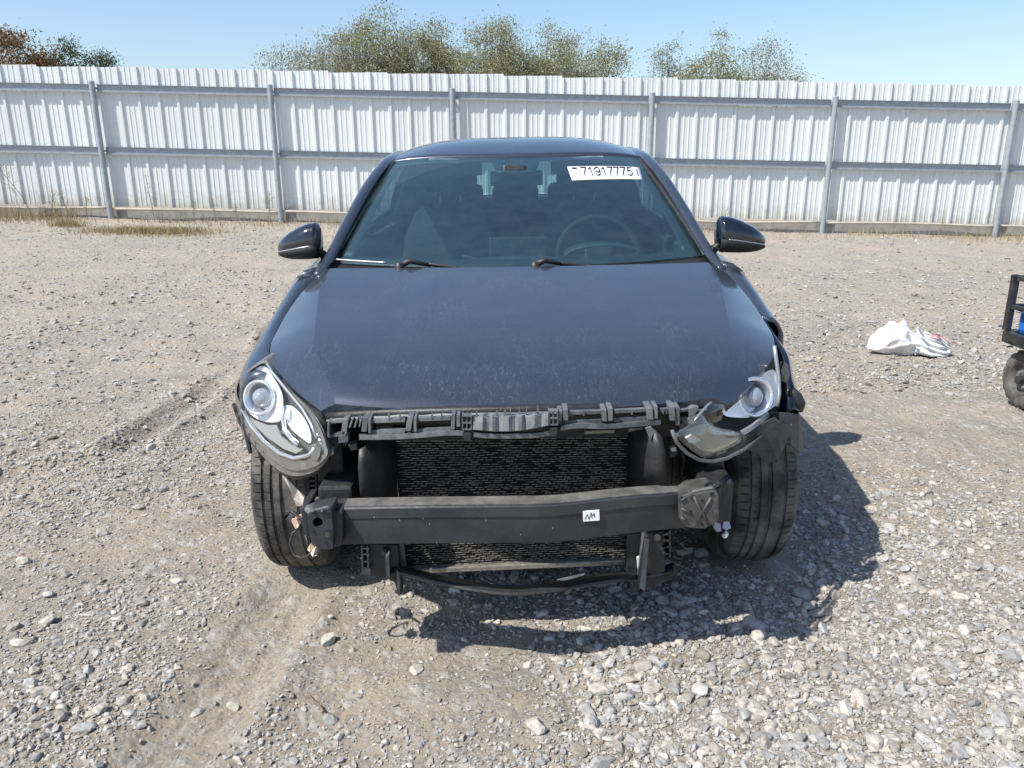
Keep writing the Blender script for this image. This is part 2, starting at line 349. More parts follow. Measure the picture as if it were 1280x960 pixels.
ii, jj = np.meshgrid(np.arange(ny - 1), np.arange(nx - 1), indexing='ij'); q0 = (ii * nx + jj).ravel()
ground = np_mesh('ground', V, np.stack([q0, q0 + 1, q0 + nx + 1, q0 + nx], 1), ground_mat(), True)
tag(ground, 'dusty tan dirt yard strewn with grey gravel and wheel marks', 'ground', kind='structure')

# loose stones -------------------------------------------------------
def stone_mat():
    m = bpy.data.materials.new('crushed stone'); m.use_nodes = True; b = m.node_tree.nodes['Principled BSDF']; b.inputs['Roughness'].default_value = .9; b.inputs['Specular IOR Level'].default_value = .2
    at = nd(m, 'ShaderNodeAttribute'); at.attribute_name = 'tone'; tc = nd(m, 'ShaderNodeTexCoord')
    t = nd(m, 'ShaderNodeTexNoise'); t.inputs['Scale'].default_value = 90; t.inputs['Detail'].default_value = 6; lk(m, tc.outputs['Object'], t.inputs[0])
    r = nd(m, 'ShaderNodeMapRange'); r.inputs[1].default_value = .3; r.inputs[2].default_value = .7; r.inputs[3].default_value = .72; r.inputs[4].default_value = 1.18; lk(m, t.outputs['Fac'], r.inputs[0])
    mx = nd(m, 'ShaderNodeVectorMath'); mx.operation = 'SCALE'; lk(m, at.outputs['Color'], mx.inputs[0]); lk(m, r.outputs[0], mx.inputs['Scale']); lk(m, mx.outputs[0], b.inputs['Base Color'])
    bp = nd(m, 'ShaderNodeBump'); bp.inputs['Strength'].default_value = .5; bp.inputs['Distance'].default_value = .004; lk(m, t.outputs['Fac'], bp.inputs['Height']); lk(m, bp.outputs[0], b.inputs['Normal'])
    return m
STONE = stone_mat()
def ico(sub):
    bm = bmesh.new(); bmesh.ops.create_icosphere(bm, subdivisions=sub, radius=1); bm.verts.ensure_lookup_table()
    v = np.array([p.co[:] for p in bm.verts]); f = np.array([[p.index for p in q.verts] for q in bm.faces]); bm.free(); return v, f
I1, I2 = ico(1), ico(2)
OCT = (np.array([(1, 0, 0), (-.5, .87, 0), (-.5, -.87, 0), (.35, .5, .8), (-.75, .05, .75), (.3, -.55, .85)]), np.array([(3, 4, 5), (0, 3, 5), (0, 1, 3), (1, 4, 3), (1, 2, 4), (2, 5, 4), (2, 0, 5)]))
def tones(n):
    k = rng.random(n)[:, None]; g = rng.uniform(.25, .46, n)[:, None]
    warm = np.array([1.10, 1.0, .87]); cool = np.array([1.02, 1.0, .96])
    c = g * np.where(k < .5, warm, cool)
    c = np.where(k > .93, np.array([.54, .51, .46]), c); c = np.where((k < .03), np.array([.27, .235, .19]), c)
    return c
def stones(name, x, y, s, base, cuts, emb=.20, tone=None):
    bv, bf = base; n = len(x); nv = len(bv)
    dv = np.repeat(bv[None], n, 0)
    if cuts:   # flatten against random planes -> broken faces
        for _ in range(cuts):
            d = rng.normal(size=(n, 3)); d /= np.linalg.norm(d, axis=1)[:, None]; lim = rng.uniform(.45, .8, n)
            pr = np.einsum('nvk,nk->nv', dv, d); ex = np.clip(pr - lim[:, None], 0, None)
            dv = dv - ex[..., None] * d[:, None, :]
        dv = dv * (1 + .05 * rng.normal(size=(n, nv, 1)))
    else:
        dv = dv * (1 + np.clip(.22 * rng.normal(size=(n, nv, 1)), -.4, .4))
    sc = np.stack([rng.uniform(.8, 1.35, n), rng.uniform(.6, 1.0, n), rng.uniform(.42, .8, n)], 1) * (s / 2)[:, None]
    dv = dv * sc[:, None, :]
    a = rng.uniform(0, 2 * math.pi, n); b = rng.normal(0, .35, n); ca, sa, cb, sb = np.cos(a), np.sin(a), np.cos(b), np.sin(b)
    x1 = dv[..., 0]; y1 = dv[..., 1] * cb[:, None] - dv[..., 2] * sb[:, None]; z1 = dv[..., 1] * sb[:, None] + dv[..., 2] * cb[:, None]
    xx = x1 * ca[:, None] - y1 * sa[:, None]; yy = x1 * sa[:, None] + y1 * ca[:, None]
    V = np.stack([xx + x[:, None], yy + y[:, None], z1 + (hgt(x, y) + s * emb * .5)[:, None]], -1).reshape(-1, 3)
    F = (bf[None] + (np.arange(n) * nv)[:, None, None]).reshape(-1, 3)
    return np_mesh(name, V, F, STONE, False, np.repeat(tones(n) if tone is None else np.tile(np.array(tone), (n, 1)), nv, 0))
def dens(x, y):
    d = .50 + 1.5 * fbm(x + 7, y + 3, 1.0, 4)
    for px, py, r, a in ((1000, 880, .45, .9), (1180, 860, .5, .8), (860, 830, .35, .6), (1080, 620, .55, .6), (1020, 700, .4, .5), (760, 760, .4, .5), (1190, 700, .5, .4), (900, 940, .35, .8), (60, 560, .7, .35), (110, 830, .4, .25), (60, 900, .35, .35)):
        gx_, gy_ = G(px, py); d = d + a * np.exp(-((x - gx_)**2 + (y - gy_)**2) / r**2)
    for px, py, r, a in ((650, 850, .28, .55), (330, 790, .25, .5), (560, 830, .2, .35), (240, 640, .45, .35), (1230, 560, .5, .4), (420, 900, .2, .35)):
        gx_, gy_ = G(px, py); d = d - a * np.exp(-((x - gx_)**2 + (y - gy_)**2) / r**2)
    d = d - .7 * np.exp(-(seg_dist(x, y, TRACK) / .13)**4)
    for tx, ty_ in TY: d = np.where((abs(x - tx) < .15) & (abs(y - ty_) < .2), -1, d)
    return np.clip(d, .03, 1.35)
def scatter(n, y0, y1, pw=1.0, lift=0.0):
    y = y0 + (y1 - y0) * rng.random(n)**pw; hw = .74 * y + .35
    x = rng.uniform(-1, 1, n) * hw
    k = rng.random(n) < np.clip(dens(x, y) + lift * (1 - np.exp(-(seg_dist(x, y, TRACK) / .15)**4)), 0, 1.35) / 1.35
    return x[k], y[k]
x, y = scatter(168000, 1.3, 4.9, 1.15, .08); s = np.clip(rng.lognormal(math.log(.0078), .42, len(x)), .004, .016)
tag(stones('fine_gravel', x, y, s, OCT, 0), 'fine grey gravel scattered over the dirt near the car', 'gravel', kind='stuff')
x, y = scatter(24000, 1.3, 5.2, 1.2, .06); s = np.clip(rng.lognormal(math.log(.0145), .3, len(x)), .009, .024)
tag(stones('loose_gravel', x, y, s, I1, 0), 'pea-sized loose gravel mixed through the dirt', 'gravel', kind='stuff')
x, y = scatter(12500, 1.3, 4.8, 1.25); k = rng.random(len(x)) < np.clip(dens(x, y), 0, 1)**1.1; x = x[k]; y = y[k]; s = np.clip(rng.lognormal(math.log(.0225), .36, len(x)), .013, .052) * np.where(dens(x, y) > .95, 1.14, 1)
tag(stones('crushed_stone', x, y, s, I2, 6), 'pale grey crushed stones lying thick in front of the car', 'gravel', kind='stuff')
x, y = scatter(54000, 4.4, 13.9, 1.45, .25); s = np.clip(rng.lognormal(math.log(.017), .5, len(x)), .009, .07)
tag(stones('yard_gravel', x, y, s, OCT, 0, .12), 'scattered grey gravel across the yard towards the fence', 'gravel', kind='stuff')
# the stones one would notice
SPOT = [(58, 768, .060, 'flat pale rock lying in the sparse dirt beside a smoother half-buried one'), (28, 797, .062, 'smooth pale rock half buried beside the flat pale rock'),
        (408, 797, .062, 'long angular rock lying in the wheel track before the front tyre'), (412, 892, .042, 'chipped grey stone with a dry twig against it'),
        (244, 874, .040, None), (344, 665, .035, None), (66, 402, .105, 'lone rounded pale boulder out in the left yard'), (520, 835, .05, None), (290, 862, .045, None),
        (946, 788, .05, 'pale stone on the edge of the car shadow'), (1000, 745, .07, 'large grey stone inside the car shadow by the right tyre'), (1180, 697, .05, None), (1150, 850, .055, None), (1255, 925, .05, None),
        (743, 852, .036, None), (670, 915, .075, 'broad flat stone among small gravel before the car'), (835, 930, .05, None), (905, 905, .05, None), (760, 925, .045, None), (225, 762, .04, None), (127, 665, .06, None), (30, 700, .05, None)]
for px, py, s_, lab in SPOT:
    gx_, gy_ = G(px, py); o = stones('loose_rock', np.array([0.0]), np.array([0.0]), np.array([s_ * 1.08]), I2, 7, .15, (.30, .295, .28) if lab and 'grey' in lab else (.47, .44, .385))
    hz = float(hgt(np.array([gx_]), np.array([gy_]))[0]); h0 = float(hgt(np.array([0.]), np.array([0.]))[0])
    o.location = (gx_, gy_, hz - h0)
    tag(o, lab or 'loose pale stone larger than the gravel around it', 'rock', 'loose larger stones on the dirt')

tw = [G(384, 862), G(392, 870), G(399, 877), G(404, 886)]; m = MB()
m.tube([(a_, b_, float(hgt(np.array([a_]), np.array([b_]))[0]) + .007 + .003 * i) for i, (a_, b_) in enumerate(tw)], [.0015, .002, .0025, .003], 5)
tag(m.build('dry_twig', mat('dry twig', (.20, .14, .09), .9)), 'thin dry twig lying against a chipped grey stone', 'twig')

# ------------------------------------------------------------------ fence
FY = 14.7
def h1(x, y): return float(hgt(np.array([float(x)]), np.array([float(y)]))[0])
def fz(x): return -.0245 * (x - XC) + .0
fence = empty('metal_fence', (0, FY, 0)); tag(fence, 'tall white ribbed steel fence with grey pipe posts and rails', 'fence')
PITCHR = .3333
prof = []
for k in range(3):
    x0 = k * PITCHR
    prof += [(x0, 0), (x0 + .016, -.030), (x0 + .058, -.030), (x0 + .074, 0), (x0 + .150, 0), (x0 + .158, -.007), (x0 + .172, -.007), (x0 + .180, 0), (x0 + .236, 0), (x0 + .244, -.007), (x0 + .258, -.007), (x0 + .266, 0)]
prof += [(1.0, 0), (1.012, -.020)]
pmb = MB(); rows = [0.0, .6, 1.2, 1.8, 2.34]
pmb.grid([[(px_, py_ - .002 * (i % 2), z_) for px_, py_ in prof] for i, z_ in enumerate(rows)])
pan = None
for k in range(-28, 29):
    if pan is None: pan = pmb.build('panel', FENCEW, fence, solid=.0015, fix=False); o = pan
    else: o = copy_obj(pan, fence)
    xx = k * 1.0 - .13
    o.location = (xx, rng.normal(0, .002), .215 + fz(xx + .5) + rng.normal(0, .006)); o.rotation_euler = (rng.normal(0, .0012), rng.normal(0, .0022), 0)
POSTX = [-28.5, -25.45, -22.4, -19.35, -16.3, -13.25, -10.2, -7.16, -4.12, -1.0, 2.44, 5.60, 8.72, 11.8, 14.9, 17.95, 21.0, 24.05, 27.1, 30.1]
def ctube(a, b, r, n=14): return MB().tube([a, b], r, n)
for i, pxx in enumerate(POSTX):
    m = MB(); z0 = fz(pxx); hh = 2.30
    m.tube([(pxx, -.115, z0 - .25), (pxx, -.115, z0 + hh)], .047, 14)
    m.tube([(pxx, -.115, z0 + hh), (pxx, -.115, z0 + hh + .012), (pxx, -.115, z0 + hh + .03)], [.051, .049, .02], 14)
    po = m.build('post', GALV, fence, True, auto=40)
    for zr in (2.20, 1.17): MB().box((pxx, -.085, z0 + zr), (.125, .05, .035)).build('bracket', GALV, po)
for a, b in zip(POSTX[:-1], POSTX[1:]):
    for zr, hh in ((2.205, .13), (1.175, .13)):
        m = MB(); A = Vector((a, -.048, fz(a) + zr)); B = Vector((b, -.048, fz(b) + zr))
        # C channel, open towards the yard: web, upper and lower flange
        m.bar(A + Vector((.05, 0, 0)), B + Vector((-.05, 0, 0)), .004, hh)
        m.bar(A + Vector((.05, -.018, hh / 2 - .003)), B + Vector((-.05, -.018, hh / 2 - .003)), .032, .006)
        m.bar(A + Vector((.05, -.018, -hh / 2 + .003)), B + Vector((-.05, -.018, -hh / 2 + .003)), .032, .006)
        m.bar(A + Vector((.05, -.034, -hh / 2 + .012)), B + Vector((-.05, -.034, -hh / 2 + .012)), .004, .024)
        m.build('rail', GALV, fence)
    m = MB(); sag = rng.uniform(-.02, .015); m.tube([(a + (b - a) * t, -.10 - .01 * math.sin(7 * t), fz(a + (b - a) * t) + .185 + sag * math.sin(math.pi * t) + .012 * math.sin(5 * t + a)) for t in np.linspace(0, 1, 14)], .02, 8); m.build('bottom_pipe', PIPEC, fence, True)
    m = MB(); m.bar((a + .003, .0, fz(a) + .045), (b - .003, .0, fz(b) + .045), .05, .27); m.build('base_board', BOARD, fence, bevel=.006)

# ------------------------------------------------------------------ trees beyond the fence
def leaf_mat(name, a, b, c):
    m = bpy.data.materials.new(name); m.use_nodes = True; p = m.node_tree.nodes['Principled BSDF']; p.inputs['Roughness'].default_value = .6
    g = nd(m, 'ShaderNodeAttribute'); g.attribute_name = 'tone'; lk(m, g.outputs['Color'], p.inputs['Base Color'])
    tl = nd(m, 'ShaderNodeBsdfTranslucent'); lk(m, g.outputs['Color'], tl.inputs[0]); mx = nd(m, 'ShaderNodeMixShader'); mx.inputs[0].default_value = .35
    lk(m, p.outputs[0], mx.inputs[1]); lk(m, tl.outputs[0], mx.inputs[2]); lk(m, mx.outputs[0], m.node_tree.nodes['Material Output'].inputs[0])
    m['cols'] = [*a, *b, *c]; return m
OLIVE = leaf_mat('olive leaves', (.25, .28, .13), (.32, .31, .17), (.38, .32, .21))
SPARSE = leaf_mat('grey green leaves', (.28, .29, .19), (.34, .33, .25), (.39, .35, .28))
RUSTL = leaf_mat('rust leaves', (.22, .10, .04), (.28, .16, .06), (.11, .12, .04))
DGREEN = leaf_mat('dark leaves', (.05, .08, .025), (.08, .10, .03), (.12, .10, .05))
def leaves(name, C, size, m, parent):
    n = len(C); cols = np.array(m['cols']).reshape(3, 3)
    a = rng.normal(size=(n, 3)); a /= np.linalg.norm(a, axis=1)[:, None]; r_ = rng.normal(size=(n, 3)); b = np.cross(a, r_); b /= np.linalg.norm(b, axis=1)[:, None]
    L = (size * rng.uniform(.6, 1.4, n))[:, None]; W = L * .42
    V = np.stack([C - a * L, C + b * W, C + a * L, C - b * W], 1).reshape(-1, 3)
    F = np.arange(4 * n).reshape(-1, 4)
    wts = rng.dirichlet((1, .8, .6), n) @ cols * rng.uniform(.75, 1.3, n)[:, None]
    o = np_mesh(name, V, F, m, False, np.repeat(wts, 4, 0)); o.parent = parent; return o
def tree(px, topy, hw_px, dist, m, label, dens_=1.0, group=None, leaf=.034, name='tree'):
    d = ray(px, topy); t = dist / d.y; cx = d.x * t; ztop = (HCAM + d.z * t) * 1.045; hw = hw_px / FPX * dist * 1.0
    rt_ = empty(name, (cx, dist, 0)); tag(rt_, label, 'tree', group)
    tb = MB(); tips = []
    def branch(p, d_, L, r0, lev):
        pts = [p.copy()]; rr = [r0]; n = 4
        for i in range(n):
            d_ = (d_ + Vector(rng.normal(0, .16, 3)) + Vector((0, 0, .05))).normalized(); p = p + d_ * L / n; pts.append(p.copy()); rr.append(r0 * (1 - .6 * (i + 1) / n))
            if lev > 0 and i > 0:
                for _ in range(2):
                    nd_ = (d_ + Vector(rng.normal(0, .62, 3))).normalized(); nd_.z = abs(nd_.z) * .8 + .1
                    branch(p, nd_.normalized(), L * rng.uniform(.48, .75), rr[-1] * .6, lev - 1)
            elif lev == 0: tips.append(p.copy())
        tb.tube(pts, [max(q, .005) for q in rr], 5 if lev > 1 else 3, False)
        tips.append(p.copy())
    ns = 4
    for k in range(ns):
        a = 2 * math.pi * k / ns + rng.uniform(-.5, .5); b0 = Vector((.12 * math.cos(a), .12 * math.sin(a), -.1))
        dd = Vector((math.cos(a) * hw / ztop * 1.0, math.sin(a) * hw / ztop * .8, 1)).normalized()
        branch(b0, dd, ztop * rng.uniform(.62, .74), .05 * ztop / 4, 3)
    # fit the branch cloud to the wished height and width
    A = np.array([t_[:] for t_ in tips]); mx_, sx_ = np.percentile(A[:, 2], 99.6), np.percentile(np.abs(A[:, 0]), 84)
    fx = hw / sx_; fzz = ztop / mx_
    tb.v = [(v[0] * fx * .86, v[1] * fx * .8, v[2] * fzz * .9) for v in tb.v]; A = A * np.array([fx * .86, fx * .8, fzz * .9])
    # leaf clumps through the crown, each on a twig
    nc = 64; u = rng.normal(size=(nc, 3)); u /= np.linalg.norm(u, axis=1)[:, None]; u *= rng.random((nc, 1))**.35
    K = u * np.array([hw * .98, hw * .8, ztop * .41]) + np.array([0, 0, ztop * .575])
    for q in K:
        q = Vector(q); o_ = Vector((q.x * .25, q.y * .25, q.z * .55)); tb.tube([o_, o_.lerp(q, .55) + Vector(rng.normal(0, .08, 3)), q], [.016, .010, .005], 3, False)
    tb.build('trunk', BARK, rt_, fix=False)
    A = A[A[:, 2] > 1.0]
    n = int(5200 * dens_); idx = rng.integers(0, len(A), n); C = A[idx] + rng.normal(0, 1, (n, 3)) * np.array([.13, .13, .11]) * (hw / 1.1)**.5
    n2 = int(14500 * dens_); C2 = K[rng.integers(0, nc, n2)] + rng.normal(0, 1, (n2, 3)) * np.array([.20, .20, .15]) * (hw / 1.1)**.5
    leaves('crown', np.concatenate([C, C2]), leaf, m, rt_)
    return rt_
CL = 'bushy olive-brown tree in the dense clump rising behind the white fence'; CG = 'trees in the clump behind the fence'
tree(368, 40, 52, 24.0, SPARSE, 'thin grey-green tree at the loose end of the clump behind the fence', .7)
tree(470, 17, 52, 24.3, OLIVE, CL, 1.3, CG); tree(548, 22, 44, 25.4, OLIVE, CL, 1.3, CG); tree(622, 22, 50, 24.2, OLIVE, CL, 1.3, CG)
tree(690, 30, 42, 25.2, OLIVE, CL, 1.2, CG); tree(745, 50, 46, 24.4, OLIVE, CL, 1.2, CG); tree(425, 38, 36, 25.5, SPARSE, CL, .9, CG)
tree(832, 57, 30, 26.0, SPARSE, 'small sparse sapling alone between two larger tree groups behind the fence', .5)
tree(900, 50, 40, 25.2, OLIVE, 'yellow-green leafy tree beside a thin wide-spreading tree behind the fence', .9)
tree(962, 60, 56, 26.0, SPARSE, 'thin wide-spreading tree beside the yellow-green tree behind the fence', .8)
tree(12, 40, 48, 21.5, RUSTL, 'rust-brown leafy tree rising behind the fence', 1.6, leaf=.034)
tree(86, 52, 24, 21.8, DGREEN, 'dark green pointed bush rising behind the fence beside the rust-brown tree', 1.0, leaf=.03)
tree(124, 66, 22, 22.2, DGREEN, 'low dark bush behind the fence beside the dark pointed bush', .9, leaf=.03)

# ------------------------------------------------------------------ dry grass and weeds
def grass_mat(name, a, b):
    m = bpy.data.materials.new(name); m.use_nodes = True; p = m.node_tree.nodes['Principled BSDF']; p.inputs['Roughness'].default_value = .8
    g = nd(m, 'ShaderNodeAttribute'); g.attribute_name = 'tone'; lk(m, g.outputs['Color'], p.inputs['Base Color']); m['c'] = [*a, *b]; return m
STRAW = grass_mat('dry straw', (.38, .30, .18), (.26, .19, .11)); GRASSG = grass_mat('dry green grass', (.28, .25, .10), (.38, .28, .16))
def blades(name, x, y, h, m, label, cat):
    n = len(x); z = hgt(x, y); a = rng.uniform(0, 2 * math.pi, n); ln = rng.normal(0, .35, (n, 2)) * h[:, None]; w_ = .002 + .003 * rng.random(n)
    ox, oy = np.cos(a) * w_, np.sin(a) * w_
    B0 = np.stack([x - ox, y - oy, z - .01], 1); B1 = np.stack([x + ox, y + oy, z - .01], 1)
    T0 = np.stack([x + ln[:, 0] * .4 - ox * .6, y + ln[:, 1] * .4 - oy * .6, z + h * .6], 1); T1 = T0 + np.stack([ox * 1.2, oy * 1.2, 0 * z], 1)
    T2 = np.stack([x + ln[:, 0], y + ln[:, 1], z + h], 1)
    V = np.stack([B0, B1, T1, T0, T2], 1).reshape(-1, 3); k = np.arange(n)[:, None] * 5
    F = np.concatenate([k + [0, 1, 2], k + [0, 2, 3], k + [3, 2, 4]], 0)
    c = np.array(m['c']).reshape(2, 3); t = rng.random(n)[:, None]; col = (c[0] * t + c[1] * (1 - t)) * rng.uniform(.7, 1.25, n)[:, None]
    o = np_mesh(name, V, F, m, False, np.repeat(col, 5, 0)); tag(o, label, cat, kind='stuff'); return o
n = 15000; x = rng.uniform(-15, 15, n); y = FY - .18 - np.abs(rng.normal(0, .55, n)); k = rng.random(n) < np.clip(.55 + 1.6 * fbm(x, y, 1.4, 3), .05, 1) * np.where(x < -6, 1.5, .7); x = x[k]; y = y[k]
blades('dry_grass', x, y, rng.uniform(.04, .20, len(x)) * np.where(x < -7.5, 1.7, 1), STRAW, 'dry straw-coloured grass along the foot of the fence', 'dry grass')
gx0, gy0 = G(190, 302); n = 4200; x = gx0 + rng.normal(0, .48, n); y = gy0 + rng.normal(0, .26, n)
blades('grass_patch', x, y, rng.uniform(.03, .11, n), GRASSG, 'yellowing patch of low grass out in the yard before the fence', 'grass')
gx0, gy0 = G(87, 297); n = 600; x = gx0 + rng.normal(0, .13, n); y = gy0 + rng.normal(0, .12, n)
blades('grass_tuft', x, y, rng.uniform(.05, .14, n), GRASSG, 'small green grass tuft near the yellowing grass patch', 'grass')
WEED = mat('dry weed stalk', (.24, .20, .12), .9)
def weed(px, py, h, lean, label, group, n=7):
    gx_, gy_ = G(px, py); gy_ = min(gy_, FY - .3); gx_ = (px - 640) / FPX * (gy_ * .959 + .39); m = MB(); z0 = h1(gx_, gy_)
    tip = Vector((lean, -.05, h)); pts = [Vector((0, 0, -.02)), tip * .35 + Vector((-lean * .1, 0, 0)), tip * .7, tip]
    m.tube(pts, [.007, .006, .005, .003], 4); wd = empty('tall_weed', (gx_, gy_, z0)); tag(wd, label, 'weed', group)
    tips = []
    for k in range(n):
        t = .35 + .62 * k / n; p = pts[0].lerp(tip, t); a = rng.uniform(0, 6.28); L = h * rng.uniform(.10, .28)
        q = p + Vector((math.cos(a) * L * .7, math.sin(a) * L * .7, L * .55)); m.tube([p, p.lerp(q, .6) + Vector((0, 0, .01)), q], [.004, .003, .002], 3); tips += [p.lerp(q, u) for u in (.4, .6, .8, 1.0)]
    m.build('stem', WEED, wd, fix=False)
    A = np.array([t[:] for t in tips]); C = np.repeat(A, 7, 0) + rng.normal(0, .028, (len(A) * 7, 3)); leaves('leaves', C, .010, SPARSE, wd)
weed(46, 262, 1.10, -.55, 'tall leaning dry weed with pale feathery tips against the fence', None, 12)
for px, h, ln in ((70, .55, .1), (92, .45, -.1), (112, .4, .06), (196, .8, -.04), (245, .36, .05), (272, .42, 0), (297, .32, .05), (340, .55, .03)): weed(px, 276, h, ln, 'thin upright dry weed at the foot of the fence', 'thin weeds along the fence')
for px, h in ((905, .42), (1175, .34)): weed(px, 280, h, .03, 'thin upright dry weed at the foot of the fence', 'thin weeds along the fence', 4)

# ------------------------------------------------------------------ plastic bag
BAGM = mat('white plastic film', (.80, .80, .80), .32, 0, (.74, .75, .76), 6, .35, 30)
BAGM.node_tree.nodes['Principled BSDF'].inputs['Subsurface Weight'].default_value = .15
BAGR = mat('faded red print', (.55, .16, .18), .4, 0, (.72, .45, .46), 60)
bg0 = G(1130, 449); bag = empty('plastic_bag', (bg0[0], bg0[1], h1(*bg0))); tag(bag, 'crumpled white plastic bag with a faded red printed strip, on the dirt', 'bag')
bm = bmesh.new(); bmesh.ops.create_icosphere(bm, subdivisions=5, radius=1); brg = np.random.default_rng(5)
cre = [(Vector(brg.normal(0, 1, 3)).normalized(), brg.uniform(-.6, .6), brg.uniform(.04, .09)) for _ in range(30)]
for v in bm.verts:
    p = v.co.copy(); q = p.normalized(); dd = 1.0
    for d_, o_, a_ in cre: dd += 1.25 * a_ * (max(0, 1 - abs(q.dot(d_) - o_) * 5) - .16)
    prof_z = curve([-1, -.75, -.35, 0, .4, 1], [.10, .19, .245, .22, .18, .08], [q.x])[0]
    v.co = Vector((q.x * .20 * (1 + .15 * (dd - 1)) - .06, q.y * .125 * dd, max(0.004, (q.z * .5 + .42) * prof_z * dd)))
me = bpy.data.meshes.new('bag_body'); bm.to_mesh(me); bm.free(); me.materials.append(BAGM); ob = bpy.data.objects.new('bag_body', me); COL.objects.link(ob); ob.parent = bag; me.shade_smooth(); me.set_sharp_from_angle(angle=R(28))
def flap(u, v):   # open mouth of the bag, folded over to the right
    x_ = .02 + .23 * u; top = .185 - .10 * u; z_ = .012 + (top - .012) * v + .012 * math.sin(9 * u + 2 * v) * v
    y_ = -.10 - .035 * math.sin(u * 3.0) + .05 * v + .022 * math.sin(13 * u + 5 * v) + .014 * math.sin(23 * v + 8 * u)
    return (x_, y_, z_)
MB().grid([[flap(i / 30, j / 16) for j in range(17)] for i in range(31)]).build('bag_mouth', BAGM, bag, True, solid=.002)
MB().grid([[Vector(flap(.35 + .62 * i / 20, .86 + .13 * j / 4)) + Vector((0, -.006, .010)) for j in range(5)] for i in range(21)]).build('red_strip', BAGR, bag, True, solid=.001)
MB().grid([[Vector((.02 + .24 * i / 20, -.10 + .19 * j / 10, .012 + (.13 - .095 * i / 20) * math.sin(math.pi * (.08 + .86 * j / 10)) + .010 * math.sin(i * 1.3 + j * 2.1)))
            for j in range(11)] for i in range(21)]).build('bag_fold', BAGM, bag, True, solid=.002)

# ------------------------------------------------------------------ hand cart
CBLK = mat('black powder coat', (.016, .016, .018), .4, 0, (.05, .05, .05), 20)
CTY = mat('dusty cart tyre', (.05, .048, .045), .85, 0, (.17, .16, .14), 12, .4, 60)
CRIM = mat('grey cart rim', (.17, .18, .19), .5, .3, (.26, .26, .26), 16)
BLUE = mat('blue plastic', (.03, .16, .55), .35)
cw = G(1275, 517); cart = empty('hand_cart', (cw[0], cw[1], h1(*cw))); cart.rotation_euler = (0, 0, R(-88)); tag(cart, 'black steel hand cart with railed deck and chunky air tyres', 'cart')
# cart frame: local x along the deck (to the right), y across; near rear wheel at the origin
LX, LY, ZD = 1.25, .62, .37; x0, y0 = -.10, -.085
m = MB()
for a, b in (((x0, y0), (x0 + LX, y0)), ((x0, y0 + LY), (x0 + LX, y0 + LY)), ((x0, y0), (x0, y0 + LY)), ((x0 + LX, y0), (x0 + LX, y0 + LY))):
    m.bar((*a, ZD), (*b, ZD), .04, .06)
m.build('deck_frame', CBLK, cart, bevel=.004)
for k in range(7):
    MB().bar((x0 + .02, y0 + .06 + k * .083, ZD + .012), (x0 + LX - .02, y0 + .06 + k * .083, ZD + .012), .035, .012).build('deck_slat', CBLK, cart)
for a in ((x0, y0), (x0, y0 + LY), (x0 + LX, y0), (x0 + LX, y0 + LY)): MB().bar((*a, ZD + .031), (*a, ZD + .325), .032, .032, (1, 0, 0)).build('corner_post', CBLK, cart, bevel=.003)
for z_ in (ZD + .16, ZD + .31):
    for a, b in (((x0, y0), (x0 + LX, y0)), ((x0, y0 + LY), (x0 + LX, y0 + LY)), ((x0, y0), (x0, y0 + LY)), ((x0 + LX, y0), (x0 + LX, y0 + LY))):
        A = Vector((*a, z_)); B = Vector((*b, z_)); d_ = (B - A).normalized() * .017
        MB().bar(A + d_, B - d_, .018, .022).build('side_rail', CBLK, cart)
tp = []
for a in np.linspace(0, 2 * math.pi, 17): tp.append((.045 * math.sin(a), .110 + .045 * math.cos(a)))
def cart_wheel(cx, cy):
    hub = MB(); hub.tube([(cx, cy - .05, .155), (cx, cy + .05, .155)], .022, 12)
    wo = hub.build('wheel', CBLK, cart, True, auto=40)
    P = []
    for k in range(72):
        a = 2 * math.pi * k / 72; row = []
        for i, (u, r_) in enumerate(tp):
            lug = .006 if (k % 4 < 2) == (i % 8 < 4) and r_ > .125 else 0
            rr = r_ + lug; row.append((cx + rr * math.cos(a), cy + u, .155 + rr * math.sin(a)))
        P.append(row)
    MB().grid(P, True).build('tyre', CTY, wo, True, auto=35)
    rm = MB()
    for sy in (-1, 1):
        pr = [(.022, .012), (.05, .020), (.058, .006), (.078, .010), (.083, .034)]
        rm.grid([[(cx + r_ * math.cos(2 * math.pi * k / 36), cy + sy * (.02 - .02 + y_ + .004), .155 + r_ * math.sin(2 * math.pi * k / 36)) for r_, y_ in pr] for k in range(36)], True)
    rm.build('rim', CRIM, wo, True, auto=35)
    bl = MB()
    for k in range(4):
        a = 2 * math.pi * k / 4 + .5; bl.tube([(cx + .04 * math.cos(a), cy - .030, .155 + .04 * math.sin(a)), (cx + .04 * math.cos(a), cy - .018, .155 + .04 * math.sin(a))], .006, 6)
    bl.build('wheel_bolt', SILV, wo)
for cx in (0, LX - .28):
    for cy in (0, LY - .28): cart_wheel(cx, cy)
for cx in (0, LX - .28):
    m = MB(); m.tube([(cx, -.02, .155), (cx, LY - .26, .155)], .012, 8); m.bar((cx, .07, .155), (cx, .07, ZD - .02), .03, .02, (1, 0, 0)); m.bar((cx, LY - .35, .155), (cx, LY - .35, ZD - .02), .03, .02, (1, 0, 0)); m.build('axle', CBLK, cart)
MB().tube([(x0 + LX, y0 + LY / 2, ZD), (x0 + LX + .25, y0 + LY / 2, .45), (x0 + LX + .6, y0 + LY / 2, .85)], .014, 8).build('pull_handle', CBLK, cart, True)
bc = empty('blue_container', cart.location); bc.rotation_euler = cart.rotation_euler; tag(bc, 'blue plastic container standing on the black cart deck', 'container')
m = MB(); m.box((.07, .13, ZD + .019 + .07), (.30, .36, .14)); m.build('container_body', BLUE, bc, bevel=.025)
